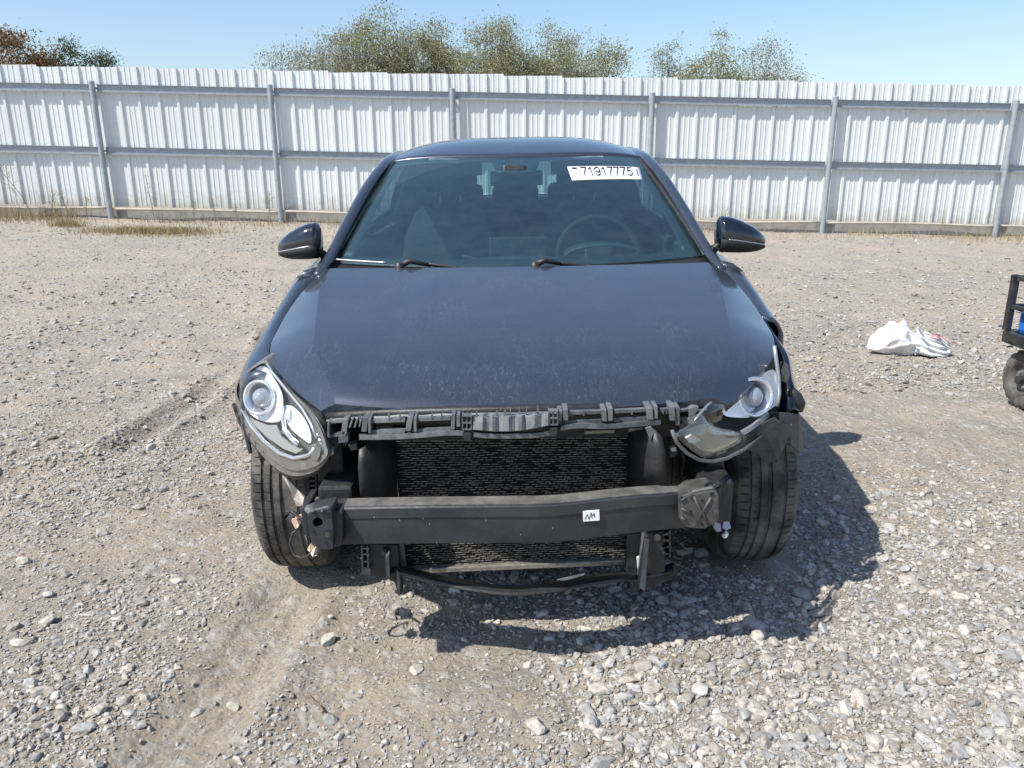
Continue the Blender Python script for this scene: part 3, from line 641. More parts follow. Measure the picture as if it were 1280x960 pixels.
m = MB(); m.tube([(.07, .13, ZD + .155), (.07, .13, ZD + .19)], .03, 14); m.build('cap', CBLK, bc, True, auto=40)

# ------------------------------------------------------------------ the car
# car frame: x to the picture's right, y backwards from the front axle, z up; front of the car faces the camera
car = empty('car', (XC, D, .0)); car.rotation_euler = (0, -CROLL, 0)
tag(car, 'dark blue-grey sedan with its front bumper torn off and headlight broken', 'car')
def P(px, py, y):
    d = ray(px, py); t = (y + D) / d.y; wx, wz = d.x * t - XC, HCAM + d.z * t
    c, s_ = math.cos(CROLL), math.sin(CROLL)       # inverse of the car's lean
    return Vector((wx * c + wz * s_, y, -wx * s_ + wz * c))
def flat(name, outline, yf, th, mat_, parent, bevel=0, smooth=False):    # a plate: outline given as pixels of the photo at distance yf
    f_ = yf if callable(yf) else (lambda a, b: yf)
    return MB().prism([P(a, b, f_(a, b)) for a, b in outline], (0, th, 0)).build(name, mat_, parent, bevel=bevel)
def rpoly(pts, n=6):             # smooth closed outline
    q = [Vector((a, b, 0)) for a, b in pts]; N = len(q); out = []
    for i in range(N):
        p0, p1, p2, p3 = q[i - 1], q[i], q[(i + 1) % N], q[(i + 2) % N]
        for k in range(n):
            t = k / n; v = .5 * ((2 * p1) + (p2 - p0) * t + (2 * p0 - 5 * p1 + 4 * p2 - p3) * t * t + (3 * p1 - p0 - 3 * p2 + p3) * t**3); out.append((v.x, v.y))
    return out
def dome(name, outline, yf, bulge, mat_, parent, rings=8, solid=0, depth=0, center=None):
    n = len(outline); cx = sum(a for a, b in outline) / n; cy = sum(b for a, b in outline) / n
    if center: cx, cy = center
    mb = MB(); rows = []
    for k in range(rings + 1):
        r_ = k / rings
        rows.append([P(cx + (a - cx) * r_, cy + (b - cy) * r_, yf(cx + (a - cx) * r_, cy + (b - cy) * r_) - bulge * (1 - r_**2.5)) for a, b in outline])
    if depth: rows.append([v + Vector((0, depth, 0)) for v in rows[-1]])
    for i in range(1, len(rows)):
        b0 = len(mb.v); mb.v += [tuple(v) for v in rows[i]]
        if i == 1:
            c0 = len(mb.v); mb.v.append(tuple(rows[0][0]))
            for k in range(n): mb.f.append((c0, b0 + k, b0 + (k + 1) % n))
            prev = b0
        else:
            for k in range(n): mb.f.append((prev + k, b0 + k, b0 + (k + 1) % n, prev + (k + 1) % n))
            prev = b0
    return mb.build(name, mat_, parent, True, solid=solid, auto=50)

# -- hood
EK = [(.548, -.505, .702), (.600, -.455, .720), (.660, -.385, .741), (.745, -.25, .770), (.790, -.10, .790), (.808, .05, .806), (.814, .20, .834), (.800, .36, .876), (.765, .54, .930)]
CK = [(-.625, .735), (-.585, .757), (-.50, .786), (-.34, .822), (-.15, .854), (.03, .880), (.20, .903), (.36, .924), (.485, .940)]
tk = np.linspace(0, 1, 9)
SK = lambda t: float(curve([0, .12, .3, .55, .75, 1], [.915, .86, .815, .82, .86, .95], t)[0])
def hoodpt(t, s_):
    e = curve(tk, EK, t)[0]; c = curve(tk, CK, t)[0]; a = abs(s_); sk = SK(t)
    yy = c[0] + (e[1] - c[0]) * a**2.2
    g = .20 * (a / sk)**2.0 if a < sk else .20 + .80 * ((a - sk) / (1 - sk))**1.1
    g -= .05 * math.exp(-((a - .40) / .05)**2) * (.3 + .7 * t)      # faint inner swage
    return Vector((math.copysign(a * e[0], s_), yy, c[1] + (e[2] - c[1]) * g))
NT = 44; hm = MB(); rows = []
for i in range(NT + 1):
    t = (i / NT)**1.15; sk = SK(t); half = [sk * j / 28 for j in range(28)] + [sk + (1 - sk) * j / 8 for j in range(9)]
    rows.append([hoodpt(t, -a) for a in half[:0:-1]] + [hoodpt(t, a) for a in half])
NS = len(rows[0]) - 1
f0 = rows[0]; lip1 = [v + Vector((0, -.004, -.010)) for v in f0]; lip2 = [v + Vector((0, .004, -.020)) for v in f0]; lip3 = [v + Vector((0, .05, -.022)) for v in f0]
hm.grid([lip3, lip2] + rows)
for e_ in (0, NS):     # folded side lips
    hm.grid([[r[e_] for r in rows], [r[e_] + Vector((-.004 if e_ else .004, 0, -.018)) for r in rows], [r[e_] + Vector((-.05 if e_ else .05, 0, -.020)) for r in rows]])
hood = hm.build('hood', PAINT, car, True)
hood.data.set_sharp_from_angle(angle=R(9))

# -- body sides
def Ey(y): k = [e[1] for e in EK]; return curve(k, [(e[0], e[2]) for e in EK], y)[0]
XS = ([-.35, -.25, -.10, .1, .3, .55, 2.6, 3.0, 3.4, 3.75], [.80, .855, .880, .893, .896, .893, .893, .885, .855, .79])
def belt(y): return curve([.54, .8, 1.2, 1.6, 2.2, 2.7, 3.1, 3.45, 3.75], [(.770, .932), (.815, .938), (.828, .948), (.830, .958), (.822, .980), (.800, 1.005), (.765, 1.028), (.715, 1.025), (.66, .99)], y)[0]
def arch(y, yc, r_=.352): return .318 + math.sqrt(max(0, r_ * r_ - (y - yc)**2)) if abs(y - yc) < r_ else .19
def side(name, ys, yc, sgn, parent=car, top=None, bulge=0):
    rows = []
    for y in ys:
        xt, zt = (Ey(y) if y < .55 else belt(y)) if top is None else top(y)
        xs = curve(*XS, y)[0] + bulge * math.exp(-((y + .1) / .2)**2); zb = arch(y, yc) if yc is not None else .19
        zb = min(zb, zt - .06)
        prof_ = [(xt + .004, zt - .001), (xt + .45 * (xs - xt), zt - .010), (xt + .84 * (xs - xt), zt - .040), (xs - .001, zt - .10), (xs + .003, .66), (xs, .52), (xs - .012, .36), (xs - .05, .20)]
        zz = np.array([p_[1] for p_ in prof_]); keep = [0]
        for k in range(1, 8):
            if zz[k] < zz[keep[-1]] - .006: keep.append(k)
        ks = -zz[keep]; xs_ = [prof_[k][0] for k in keep]
        zs = np.concatenate([np.linspace(zt - .001, zt - .11, 9), np.linspace(zt - .11, zb, 13)[1:]]) if zb < zt - .12 else np.linspace(zt - .001, zb, 21)
        rows.append([(sgn * float(v), y, float(z_)) for v, z_ in zip(curve(ks, xs_, -zs), zs)])
    return MB().grid(rows).build(name, PAINT, parent, True, solid=.012)
yf_ = np.concatenate([np.linspace(-.30, .34, 28), [.3515, .353, .40, .47, .545]])
side('fender', yf_, 0, -1)
# torn right fender: only the rear half still sits right, the front edge has been pulled out
yr_ = np.concatenate([np.linspace(.10, .34, 10), [.3515, .353, .40, .47, .545]])
side('fender', yr_, 0, 1)['label'] = 'torn front fender pushed away from the hood'
for sg in (-1, 1):
    dm = side('door', np.linspace(.555, 1.645, 14), None, sg); MB().bar((sg * .897, 1.40, .80), (sg * .897, 1.58, .805), .03, .03).build('handle', PAINT, dm, bevel=.01)
    dm = side('door', np.concatenate([np.linspace(1.655, 2.32, 9)]), None, sg); MB().bar((sg * .897, 2.12, .815), (sg * .897, 2.28, .82), .03, .03).build('handle', PAINT, dm, bevel=.01)
    side('quarter_panel', np.concatenate([[2.33, 2.347], np.linspace(2.3485, 3.05, 24), [3.0525], np.linspace(3.10, 3.70, 8)]), 2.70, sg)
    MB().box((sg * .80, 1.35, .17), (.10, 1.95, .06)).build('sill', BLK, car, bevel=.01)

# -- roof, pillars, glass
RC = ([1.49, 1.56, 1.75, 2.1, 2.5, 2.95], [1.331, 1.350, 1.392, 1.428, 1.418, 1.352])
RE = ([1.49, 1.56, 1.75, 2.1, 2.5, 2.95], [1.300, 1.312, 1.338, 1.358, 1.342, 1.272])
def roofpt(v, s_):
    y = 1.49 + (2.95 - 1.49) * v; yy = y + (1 - v) * .085 * abs(s_)**2.2
    zc = curve(*RC, yy)[0]; ze = curve(*RE, yy)[0]; xe = curve([1.4, 1.6, 2.1, 2.6, 2.95], [.615, .625, .628, .612, .575], yy)[0]
    return Vector((s_ * xe, yy, zc + (ze - zc) * abs(s_)**3.6))
MB().grid([[roofpt(i / 24, -1 + 2 * j / 40) for j in range(41)] for i in range(25)]).build('roof', PAINT, car, True, solid=.015)
def wsb(s_): return Vector((s_ * .742, .535 + .145 * abs(s_)**2.2, .933 + .012 * abs(s_)**2))
def wst(s_): v = roofpt(0, s_ * .955); return v + Vector((0, -.008, -.006))
def wspt(u, s_):
    a, b = wsb(s_), wst(s_); v = a.lerp(b, u); v.z += .030 * 4 * u * (1 - u) * (1 - .55 * s_ * s_); v.y -= .012 * 4 * u * (1 - u); return v
ws = MB().grid([[wspt(i / 24, -1 + 2 * j / 40) for j in range(41)] for i in range(25)]).build('windscreen', GLASS, car, True)
# black printed border just under the glass
fm = MB(); off = Vector((0, .004, -.006))
def strip(ul, sl_):
    fm.grid([[wspt(u, s_) + off for s_ in sl_] for u in ul])
sfull = np.linspace(-1, 1, 41)
strip(np.linspace(0, .055, 4), sfull); strip(np.linspace(.955, 1, 3), sfull)
for sg in (-1, 1): fm.grid([[wspt(u, sg * s_) + off for s_ in np.linspace(.935 - .03 * (1 - u), 1, 4)] for u in np.linspace(.05, .96, 20)])
fm.grid([[wspt(u, s_) + off for s_ in np.linspace(-.21 * (1 - .28 * (1 - u) / .19), .20 * (1 - .28 * (1 - u) / .19), 6)] for u in np.linspace(.81, .96, 5)])
fm.build('windscreen_border', BLK, ws, True, solid=.001)
def pillar(name, pts, w0, th0, mat_, out=(1, 0, .3)):
    n = len(pts); ks = np.linspace(0, 1, n); Q = curve(ks, pts, np.linspace(0, 1, 40)); W = curve(ks, w0, np.linspace(0, 1, 40))
    return Q, W
for sg in (-1, 1):
    # A pillar runs into the roof rail and down the C pillar
    pth = [(.772, .50, .915), (.757, .66, .962), (.722, .92, 1.085), (.684, 1.22, 1.212), (.652, 1.47, 1.292), (.640, 1.70, 1.328), (.640, 2.1, 1.347), (.628, 2.5, 1.330), (.600, 2.85, 1.268), (.620, 3.15, 1.125), (.665, 3.42, 1.03)]
    Q = curve(np.arange(11), pth, np.linspace(0, 10, 60)); WW = curve(np.arange(11), [.018, .022, .024, .025, .027, .030, .032, .036, .05, .09, .10], np.linspace(0, 10, 60))
    m = MB(); m.tube([(sg * q[0], q[1], q[2]) for q in Q], list(WW), 12, True, .62); m.build('pillar', PAINT, car, True)
    # black channel between pillar and glass
    m = MB(); m.grid([[wspt(u, sg) + Vector((sg * .0, 0, .002)), wspt(u, sg) + Vector((sg * .022, 0, .003)), wspt(u, sg) + Vector((sg * .028, .004, -.012))] for u in np.linspace(0, 1, 24)]); m.build('windscreen_seal', BLK, car, True, solid=.002)
    # side glass
    def sp(u, v):
        yb = .74 + (2.92 - .74) * u; yt = 1.50 + (2.62 - 1.50) * u
        b = belt(yb); t_ = Vector((.628, yt, curve([1.4, 1.7, 2.1, 2.6], [1.265, 1.315, 1.335, 1.31], yt)[0]))
        a = Vector((b[0] - .015, yb, b[1] - .01)); q = a.lerp(t_, v); q.x += .03 * 4 * v * (1 - v); q.x *= sg; return q
    for u0, u1 in ((0, .455), (.50, .87)):
        MB().grid([[sp(u, v) for v in np.linspace(0, 1, 8)] for u in np.linspace(u0, u1, 12)]).build('side_window', SGLASS, car, True)
    m = MB(); m.grid([[sp(u, v) + Vector((sg * .004, 0, 0)) for v in np.linspace(0, 1, 8)] for u in np.linspace(.445, .51, 4)]); m.grid([[sp(u, v) + Vector((sg * .004, 0, 0)) for v in np.linspace(0, 1, 8)] for u in np.linspace(.86, 1, 4)]); m.build('window_pillar', BLK, car, True, solid=.01)
# rear glass, trunk, tail
def rear(u, s_):
    a = roofpt(1, s_ * .93) + Vector((0, .004, -.004)); b = Vector((s_ * .60, 3.36 + .02 * (1 - s_ * s_), 1.055)); v = a.lerp(b, u); v.z += .02 * 4 * u * (1 - u); return v
MB().grid([[rear(u, s_) for s_ in np.linspace(-1, 1, 20)] for u in np.linspace(0, 1, 10)]).build('rear_window', RGLASS, car, True)
tl_ = [(3.36, 1.052), (3.52, 1.035), (3.68, 1.03), (3.72, .99), (3.725, .72), (3.76, .60), (3.76, .38), (3.68, .24)]
MB().grid([[(s_ * (.67 if k < 3 else .80) * (1 - .0 * k), y_ - .06 * s_ * s_ * (k >= 3), z_ - .02 * s_ * s_) for s_ in np.linspace(-1, 1, 16)] for k, (y_, z_) in enumerate(tl_)]).build('trunk_lid', PAINT, car, True, solid=.01, auto=40)
for sg in (-1, 1): MB().box((sg * .62, 3.705, .86), (.36, .06, .13)).build('tail_light', RED, car, bevel=.02)
# floor pan, firewall, inner structure
m = MB(); m.box((0, 1.75, .20), (1.50, 3.7, .05)); m.build('floor_pan', DARK, car)
m = MB(); m.box((0, .47, .56), (1.46, .03, .68)); m.build('firewall', DARK, car)
m = MB(); m.box((0, -.02, .46), (.72, .72, .40)); m.box((-.26, -.30, .60), (.3, .2, .12)); m.box((.28, -.24, .58), (.26, .26, .14)); m.build('engine', DARK, car, bevel=.03)
for sg in (-1, 1):
    rows = []
    for a in np.linspace(R(-4), R(184), 26): rows.append([(sg * x_, .352 * math.cos(a) * -1, .318 + .352 * math.sin(a)) for x_ in (.48, .60, .72, .85)])
    keep = rows[8:] ; MB().grid(keep).build('wheel_liner', BLK, car, True, solid=.004)
    rows = [[(sg * x_, 2.70 - .36 * math.cos(a), .318 + .36 * math.sin(a)) for x_ in (.50, .65, .84)] for a in np.linspace(0, R(180), 20)]; MB().grid(rows).build('wheel_liner', BLK, car, True, solid=.004)
    m = MB(); m.box((sg * .50, -.12, .47), (.09, 1.0, .12)); m.box((sg * .52, -.42, .56), (.05, .2, .12)); m.build('frame_rail', BLK, car, bevel=.008)
    m = MB(); m.box((sg * .62, .02, .66), (.24, .5, .18)); m.build('strut_tower', DARK, car, bevel=.03)
m = MB()
m.tube([(-.60, .05, .20), (-.3, .02, .22), (.3, .02, .22), (.60, .05, .20)], .03, 8); m.box((0, .1, .24), (.8, .3, .08)); m.build('subframe', DARK, car)

# -- interior
m = MB(); rows = []
for s_ in np.linspace(-1, 1, 25):
    rows.append([(s_ * .70, .60 + .10 * s_ * s_, .915), (s_ * .70, .78, .925), (s_ * .70, .98, .905 + .012 * math.cos(s_ * 5)), (s_ * .69, 1.08, .86), (s_ * .68, 1.10, .70), (s_ * .68, 1.05, .45)])
m.grid(rows); m.build('dashboard', DASH, car, True, solid=.01, auto=40)
m = MB(); m.box((0, 1.00, .93), (.26, .03, .135), Matrix.Rotation(R(-8), 3, 'X')); m.build('centre_screen', BLK, car, bevel=.008)
m = MB(); m.grid([[( .37 + .17 * math.cos(a), .92 + .07 * b, .915 + .05 * math.sin(a)) for b in (0, 1, 2)] for a in np.linspace(0, math.pi, 14)]); m.build('instrument_hood', DASH, car, True, solid=.006)
def torus(c, r_, tr, rot, n=36):
    pts = [Vector(c) + rot @ Vector((r_ * math.cos(2 * math.pi * k / n), 0, r_ * math.sin(2 * math.pi * k / n))) for k in range(n + 1)]; return pts
rotw = Matrix.Rotation(R(-24), 3, 'X'); wc = Vector((.37, 1.16, .885))
m = MB(); m.tube(torus(wc, .185, .016, rotw), .017, 8, False); m.build('steering_wheel', DARK, car, True)
m = MB()
for a in (0, 180, 270): m.bar(wc, wc + rotw @ Vector((.18 * math.cos(R(a)), 0, .18 * math.sin(R(a)))), .04, .02)
m.box(wc, (.13, .05, .11), rotw); m.build('steering_hub', BLK, car, bevel=.01)
def seat(cx, y0_, parent):
    m = MB(); rows = []
    for k, (yy, zz, ww, tt) in enumerate(((.0, .50, .24, .10), (.03, .60, .255, .11), (.08, .76, .265, .11), (.13, .92, .245, .10), (.17, 1.04, .19, .09), (.185, 1.085, .13, .06))):
        rows.append([(cx + ww * math.copysign(abs(math.cos(a))**.55, math.cos(a)), y0_ + yy + tt * math.copysign(abs(math.sin(a))**.7, math.sin(a)) - .05 * abs(math.cos(a))**4, zz) for a in np.linspace(0, 2 * math.pi, 28, endpoint=False)])
    R2 = list(map(list, zip(*rows))); m.grid(R2, True); n0 = len(m.v)
    m.f.append(tuple(j * 6 + 5 for j in range(28)))
    sb = m.build('seat', SEAT, parent, True)
    m = MB(); m.box((cx, y0_ - .27, .44), (.50, .54, .18)); m.build('seat_cushion', SEAT, sb, bevel=.05)
    m = MB(); rows = []
    for zz, ww, tt in ((1.135, .10, .03), (1.15, .135, .05), (1.20, .150, .058), (1.265, .142, .052), (1.305, .11, .035), (1.318, .05, .015)):
        rows.append([(cx + ww * math.copysign(abs(math.cos(a))**.6, math.cos(a)), y0_ + .20 + tt * math.sin(a), zz) for a in np.linspace(0, 2 * math.pi, 24, endpoint=False)])
    m.grid(list(map(list, zip(*rows))), True); m.f.append(tuple(j * 6 + 5 for j in range(24))); m.f.append(tuple(j * 6 for j in range(24)))
    m.build('headrest', SEAT, sb, True)
    m = MB()
    for sx_ in (-.055, .055): m.tube([(cx + sx_, y0_ + .185, 1.06), (cx + sx_, y0_ + .195, 1.16)], .006, 8)
    m.build('headrest_post', SILV, sb, True)
seat(-.36, 1.75, car); seat(.37, 1.75, car)
m = MB(); m.box((0, 2.72, .75), (1.26, .16, .56), Matrix.Rotation(R(-14), 3, 'X')); m.box((0, 2.42, .46), (1.26, .5, .16)); m.build('rear_seat', SEAT, car, bevel=.05)
for cx in (-.36, 0, .36): MB().box((cx, 2.82, 1.075), (.30, .10, .15)).build('rear_headrest', SEAT, car, bevel=.04)
for sg in (-1, 1): MB().hexa([Vector(q) for q in ((sg * .60, 2.22, 1.0), (sg * .72, 2.22, 1.0), (sg * .66, 3.35, 1.03), (sg * .55, 3.35, 1.03), (sg * .565, 2.16, 1.315), (sg * .60, 2.16, 1.315), (sg * .57, 2.90, 1.26), (sg * .54, 2.90, 1.26))]).build('pillar_trim', DASH, car, bevel=.01)
m = MB(); m.box((0, 3.08, 1.03), (1.16, .50, .03)); m.build('parcel_shelf', DASH, car)
m = MB()
for sg in (-1, 1): m.box((sg * .78, 1.6, .62), (.05, 2.1, .62))
m.build('door_trim', DASH, car, bevel=.02)
m = MB(); m.grid([[roofpt(v, s_) + Vector((0, 0, -.03)) for s_ in np.linspace(-.97, .97, 12)] for v in np.linspace(.03, .97, 10)]); m.build('headliner', mat('headliner cloth', (.30, .30, .29), .9), car, True)
mm = MB(); mm.box((0, 1.40, 1.232), (.25, .035, .068)); mm.tube([(0, 1.40, 1.26), (0, 1.43, 1.30)], .012, 8); mm.build('rear_view_mirror', BLK, car, bevel=.012)
m = MB(); m.box((-.01, 1.36, 1.262), (.11, .09, .045), Matrix.Rotation(R(-20), 3, 'X')); m.build('camera_housing', BLK, car, bevel=.01)
m = MB()
for sg in (-1, 1): m.bar((sg * .30 - .13, 1.53, 1.285), (sg * .30 + .13, 1.53, 1.285), .02, .09, (0, -.4, 1))
m.build('sun_visor', mat('visor cloth', (.24, .24, .235), .9), car, bevel=.008)

# -- cowl and wipers
m = MB(); m.grid([[(s_ * .775, .455 + .11 * s_ * s_, .905), (s_ * .765, .50 + .12 * abs(s_)**2.2, .915), (s_ * .752, .55 + .14 * abs(s_)**2.2, .928 + .012 * s_ * s_)] for s_ in np.linspace(-1, 1, 30)]); m.build('cowl_panel', BLK, car, True, solid=.006)
def wiper(p0, p1, p2):
    m = MB(); a, b, c = Vector(p0), Vector(p1), Vector(p2)
    m.tube([a, a.lerp(b, .35) + Vector((0, 0, .018)), b], [.013, .011, .007], 8); wo = m.build('wiper', BLK, car, True)
    k = MB(); k.tube([b.lerp(c, -.1), b + Vector((0, 0, .004)), b.lerp(c, .5) + Vector((0, 0, .003)), c], [.005, .008, .006, .004], 6); k.build('wiper_blade', BLK, wo, True)
    m = MB(); m.tube([a - Vector((0, 0, .03)), a + Vector((0, 0, .012))], [.02, .016], 12); m.build('wiper_pivot', BLK, wo, True)
wiper((-.46, .525, .945), (-.34, .540, .942), (-.05, .520, .905)); wiper((.06, .505, .943), (.17, .525, .940), (.45, .560, .900))
m = MB(); m.tube([wsb(-1 + .02 * k) + Vector((.0, -.012, .010)) for k in range(16)], .004, 6); m.build('screen_trim', SILV, car, True)

# -- lot sticker on the windscreen
def on_ws(px, py):        # where the sight line meets the glass
    def err(u, s_):
        v = wspt(u, s_); return (P(px, py, v.y) - v).length
    u, s_, st_ = .8, .3, .2
    while st_ > .0008:
        c = min(((err(u + i * st_, s_ + j * st_), u + i * st_, s_ + j * st_) for i in (-1, 0, 1) for j in (-1, 0, 1)))
        if (c[1], c[2]) == (u, s_): st_ *= .5
        u, s_ = c[1], c[2]
    return u, s_
def wsn(u, s_):
    a = wspt(u + .01, s_) - wspt(u - .01, s_); b = wspt(u, s_ + .01) - wspt(u, s_ - .01); n = b.cross(a).normalized(); return n if n.z > 0 else -n
cor = [on_ws(*q) for q in ((709, 209), (799, 210), (803, 225), (715, 226))]
def stk(a, b, off_):
    (u0, s0), (u1, s1), (u2, s2), (u3, s3) = cor
    u = (u0 * (1 - a) + u1 * a) * (1 - b) + (u3 * (1 - a) + u2 * a) * b; s_ = (s0 * (1 - a) + s1 * a) * (1 - b) + (s3 * (1 - a) + s2 * a) * b
    return wspt(u, s_) + wsn(u, s_) * off_
st = MB().grid([[stk(a, b, .003) for b in np.linspace(0, 1, 5)] for a in np.linspace(0, 1, 16)]).build('lot_sticker', WHT, car, True, solid=.001)
st['label'] = 'white windscreen sticker printed 71917775'
GLY = {'7': [[(0, 1), (.62, 1), (.42, .62), (.27, .3), (.22, 0)]], '1': [[(.10, .78), (.26, .86), (.36, 1), (.36, 0)]],
       '9': [[(.60, .66), (.53, .46), (.32, .38), (.10, .47), (.03, .68), (.10, .90), (.32, 1), (.53, .92), (.61, .70), (.60, .42), (.52, .12), (.32, 0), (.12, .05), (.05, .2)]],
       '5': [[(.57, 1), (.16, 1), (.09, .52), (.30, .63), (.52, .55), (.61, .34), (.53, .1), (.30, 0), (.10, .06), (.03, .22)]]}
m = MB(); TXT = '71917775'
for i, ch in enumerate(TXT):
    for pl in GLY[ch]:
        for (xa, ya), (xb, yb) in zip(pl[:-1], pl[1:]):
            dx, dy = xb - xa, yb - ya; L = math.hypot(dx, dy); nx_, ny_ = -dy / L * .062, dx / L * .062; ex, ey = dx / L * .04, dy / L * .04
            q = [(xa - ex + nx_, ya - ey + ny_), (xb + ex + nx_, yb + ey + ny_), (xb + ex - nx_, yb + ey - ny_), (xa - ex - nx_, ya - ey - ny_)]
            m.add([stk(.17 + .72 * (i * .80 + u) / (8 * .80), .74 - .62 * v, .0055 + .00005 * (len(m.v) % 7)) for u, v in q], [(0, 1, 2, 3)])
m.build('printed_number', INK, st, fix=False)
m = MB()
for k in range(4): m.grid([[stk(.935 + a * .02, .25 + k * .14 + b * .07, .0055) for b in (0, 1)] for a in (0, 1)])
m.grid([[stk(.05 + a * .07, .12 + b * .10, .0055) for b in (0, 1)] for a in (0, 1)]); m.build('fine_print', INK, st, fix=False)

# -- side mirrors
def mirror(sg, tip_px, in_px):
    # sections from the inner edge (k=0) to the outer tip
    A = P(in_px[0], in_px[1], .74); B = P(tip_px[0], tip_px[1], .78)
    secs = [(0, .045, .050, .006), (.04, .060, .068, .006), (.15, .070, .074, .006), (.35, .075, .071, .003), (.55, .072, .062, -.002), (.75, .060, .048, -.007), (.9, .040, .030, -.012), (.97, .022, .016, -.015), (1.0, .004, .004, -.016)]
    ks = [q[0] for q in secs]; rows = []; low = []
    for t in np.concatenate([np.linspace(0, .12, 6), np.linspace(.16, .9, 14), np.linspace(.92, 1, 6)]):
        dy, dz, oz = curve(ks, [q[1:] for q in secs], t)[0]; c = A.lerp(B, t) + Vector((0, 0, oz))
        ring = []
        for a in np.linspace(0, 2 * math.pi, 32, endpoint=False):
            ca, sa = math.cos(a), math.sin(a); ring.append(c + Vector((0, dy * math.copysign(abs(ca)**.75, ca), dz * math.copysign(abs(sa)**.8, sa) * (1.0 if sa > 0 else .62))))
        rows.append(ring)
    m = MB(); n = 32
    m.grid([[r[j] for r in rows] for j in range(n)], True); m.f.append(tuple(j * len(rows) for j in range(n)))
    mo = m.build('side_mirror', MIRP, car, True, auto=60)
    # lower black scuttle and the thin signal line
    lowr = []
    for t in np.linspace(.02, .96, 16):
        dy, dz, oz = curve(ks, [q[1:] for q in secs], t)[0]; c = A.lerp(B, t) + Vector((0, 0, oz))
        lowr.append([c + Vector((0, (dy + .004) * math.cos(a), -(dz * .72 + .004) * abs(math.sin(a))**.7 - .012)) for a in np.linspace(0, math.pi, 12)])
    MB().grid(lowr).build('mirror_base', DARK, mo, True, solid=.004)
    MB().tube([A.lerp(B, t) + Vector((0, -(curve(ks, [q[1] for q in secs], t)[0]) * .99 - .002, -.012 + curve(ks, [q[3] for q in secs], t)[0])) for t in np.linspace(.15, .9, 20)], .003, 5).build('turn_signal', SILV, mo, True)
    e = A + Vector((0, .01, -.038)); f2 = Vector((sg * .80, .80, .945))
    MB().tube([e + Vector((sg * .03, 0, .01)), e.lerp(f2, .5) + Vector((0, 0, -.004)), f2], [.020, .022, .030], 10, True, .8).build('mirror_arm', BLK, mo, True)
mirror(-1, (347, 306), (401, 303)); mirror(1, (957, 297), (896, 295))

# -- wheels
def wheel(cx, cy, front, sgn):
    RO, W = .318, .205
    hub = MB(); hub.tube([(cx - sgn * .06, cy, RO), (cx + sgn * .04, cy, RO)], .07, 20)
    wo = hub.build('wheel', DARK, car, True, auto=40)
    half = [(.088, .215), (.1015, .245), (.1025, .270), (.098, .292), (.088, .306), (.0765, .3125), (.062, .3160), (.057, .3168), (.0565, .3095), (.0475, .3095), (.047, .3172), (.030, .3179), (.012, .3182), (.0115, .3105), (.003, .3105)]
    prof_ = [(u, r_) for u, r_ in half] + [(-.003, .3182), (-.022, .3180), (-.0225, .3105), (-.0315, .3105), (-.032, .3175), (-.050, .3168), (-.0505, .3095), (-.059, .3095), (-.0595, .3163), (-.0765, .3125), (-.088, .306), (-.098, .292), (-.1025, .270), (-.1015, .245), (-.088, .215)]
    P_ = []; NB = 74 if front else 36
    for k in range(NB):
        for sub_, (fr, dp) in enumerate(((0, 0), (.80, 0), (.81, 1), (.985, 1))):
            if not front and dp: continue
            a = 2 * math.pi * (k + fr) / NB; row = []
            for i, (u, r_) in enumerate(prof_):
                rr = r_; sk = 0
                if r_ > .3055:
                    sk = .018 * math.sin(abs(u) * 22) * (1 if u > 0 else -1)
                    if dp and r_ > .311 and (abs(u) > .058 or -.05 < u < -.03): rr = r_ - (.0045 if abs(u) > .058 else .003)
                aa = a + sk; row.append((cx + u, cy + rr * math.cos(aa), RO + rr * math.sin(aa)))
            P_.append(row)
    MB().grid(P_, True).build('tyre', RUB, wo, True, auto=24)
    rm = MB(); rp = [(.088, .216), (.080, .206), (.02, .195), (-.088, .206), (-.088, .216)]
    rm.lathe([(sgn * u, r_) for u, r_ in rp], (cx, cy, RO), n=48)
    for k in range(10):
        a = 2 * math.pi * k / 10; dv = Vector((0, math.cos(a), math.sin(a))); c0 = Vector((cx + sgn * .055, cy, RO))
        rm.bar(c0 + dv * .03, c0 + dv * .205 + Vector((sgn * .012, 0, 0)), .028, .03, (1, 0, 0))
    rm.lathe([(sgn * .03, .065), (sgn * .07, .055), (sgn * .075, .0)], (cx, cy, RO), n=24)
    rm.build('rim', SILV, wo, True, auto=30)
for sg in (-1, 1): wheel(sg * .742, 0, True, sg); wheel(sg * .775, 2.70, False, sg)

# -- radiator
def yrad(a, b): return -.50
A0, A1, B0, B1 = P(491, 541, -.50), P(787, 541, -.50), P(508, 709, -.50), P(785, 697, -.50)
m = MB(); m.hexa([B0 + Vector((0, .035, 0)), B1 + Vector((0, .035, 0)), B1 + Vector((0, .06, 0)), B0 + Vector((0, .06, 0)), A0 + Vector((0, .035, 0)), A1 + Vector((0, .035, 0)), A1 + Vector((0, .06, 0)), A0 + Vector((0, .06, 0))])
rad = m.build('radiator', RADB, car)
tubes = MB(); fins = MB(); NTB = 58
for k in range(NTB):
    t = (k + .5) / NTB; a = A0.lerp(B0, t); b = A1.lerp(B1, t)
    tubes.bar(a + Vector((0, .014, 0)), b + Vector((0, .014, 0)), .024, .0016)
    n_ = 27; off_ = (k * 5 % 13) / 13
    for j in range(-1, n_ + 1):
        u0 = (j + off_ + .10 + rng.normal(0, .03)) / n_; u1 = u0 + rng.uniform(.66, .92) / n_
        if u0 < .004 or u1 > .996 or rng.random() < .10: continue
        p0, p1 = a.lerp(b, u0), a.lerp(b, u1); dz = rng.normal(0, .00045)
        fins.bar(p0 + Vector((0, .003, dz)), p1 + Vector((0, .003, dz)), .006, float(rng.uniform(.0011, .0020)))
tubes.build('cooling_tubes', RADB, rad)
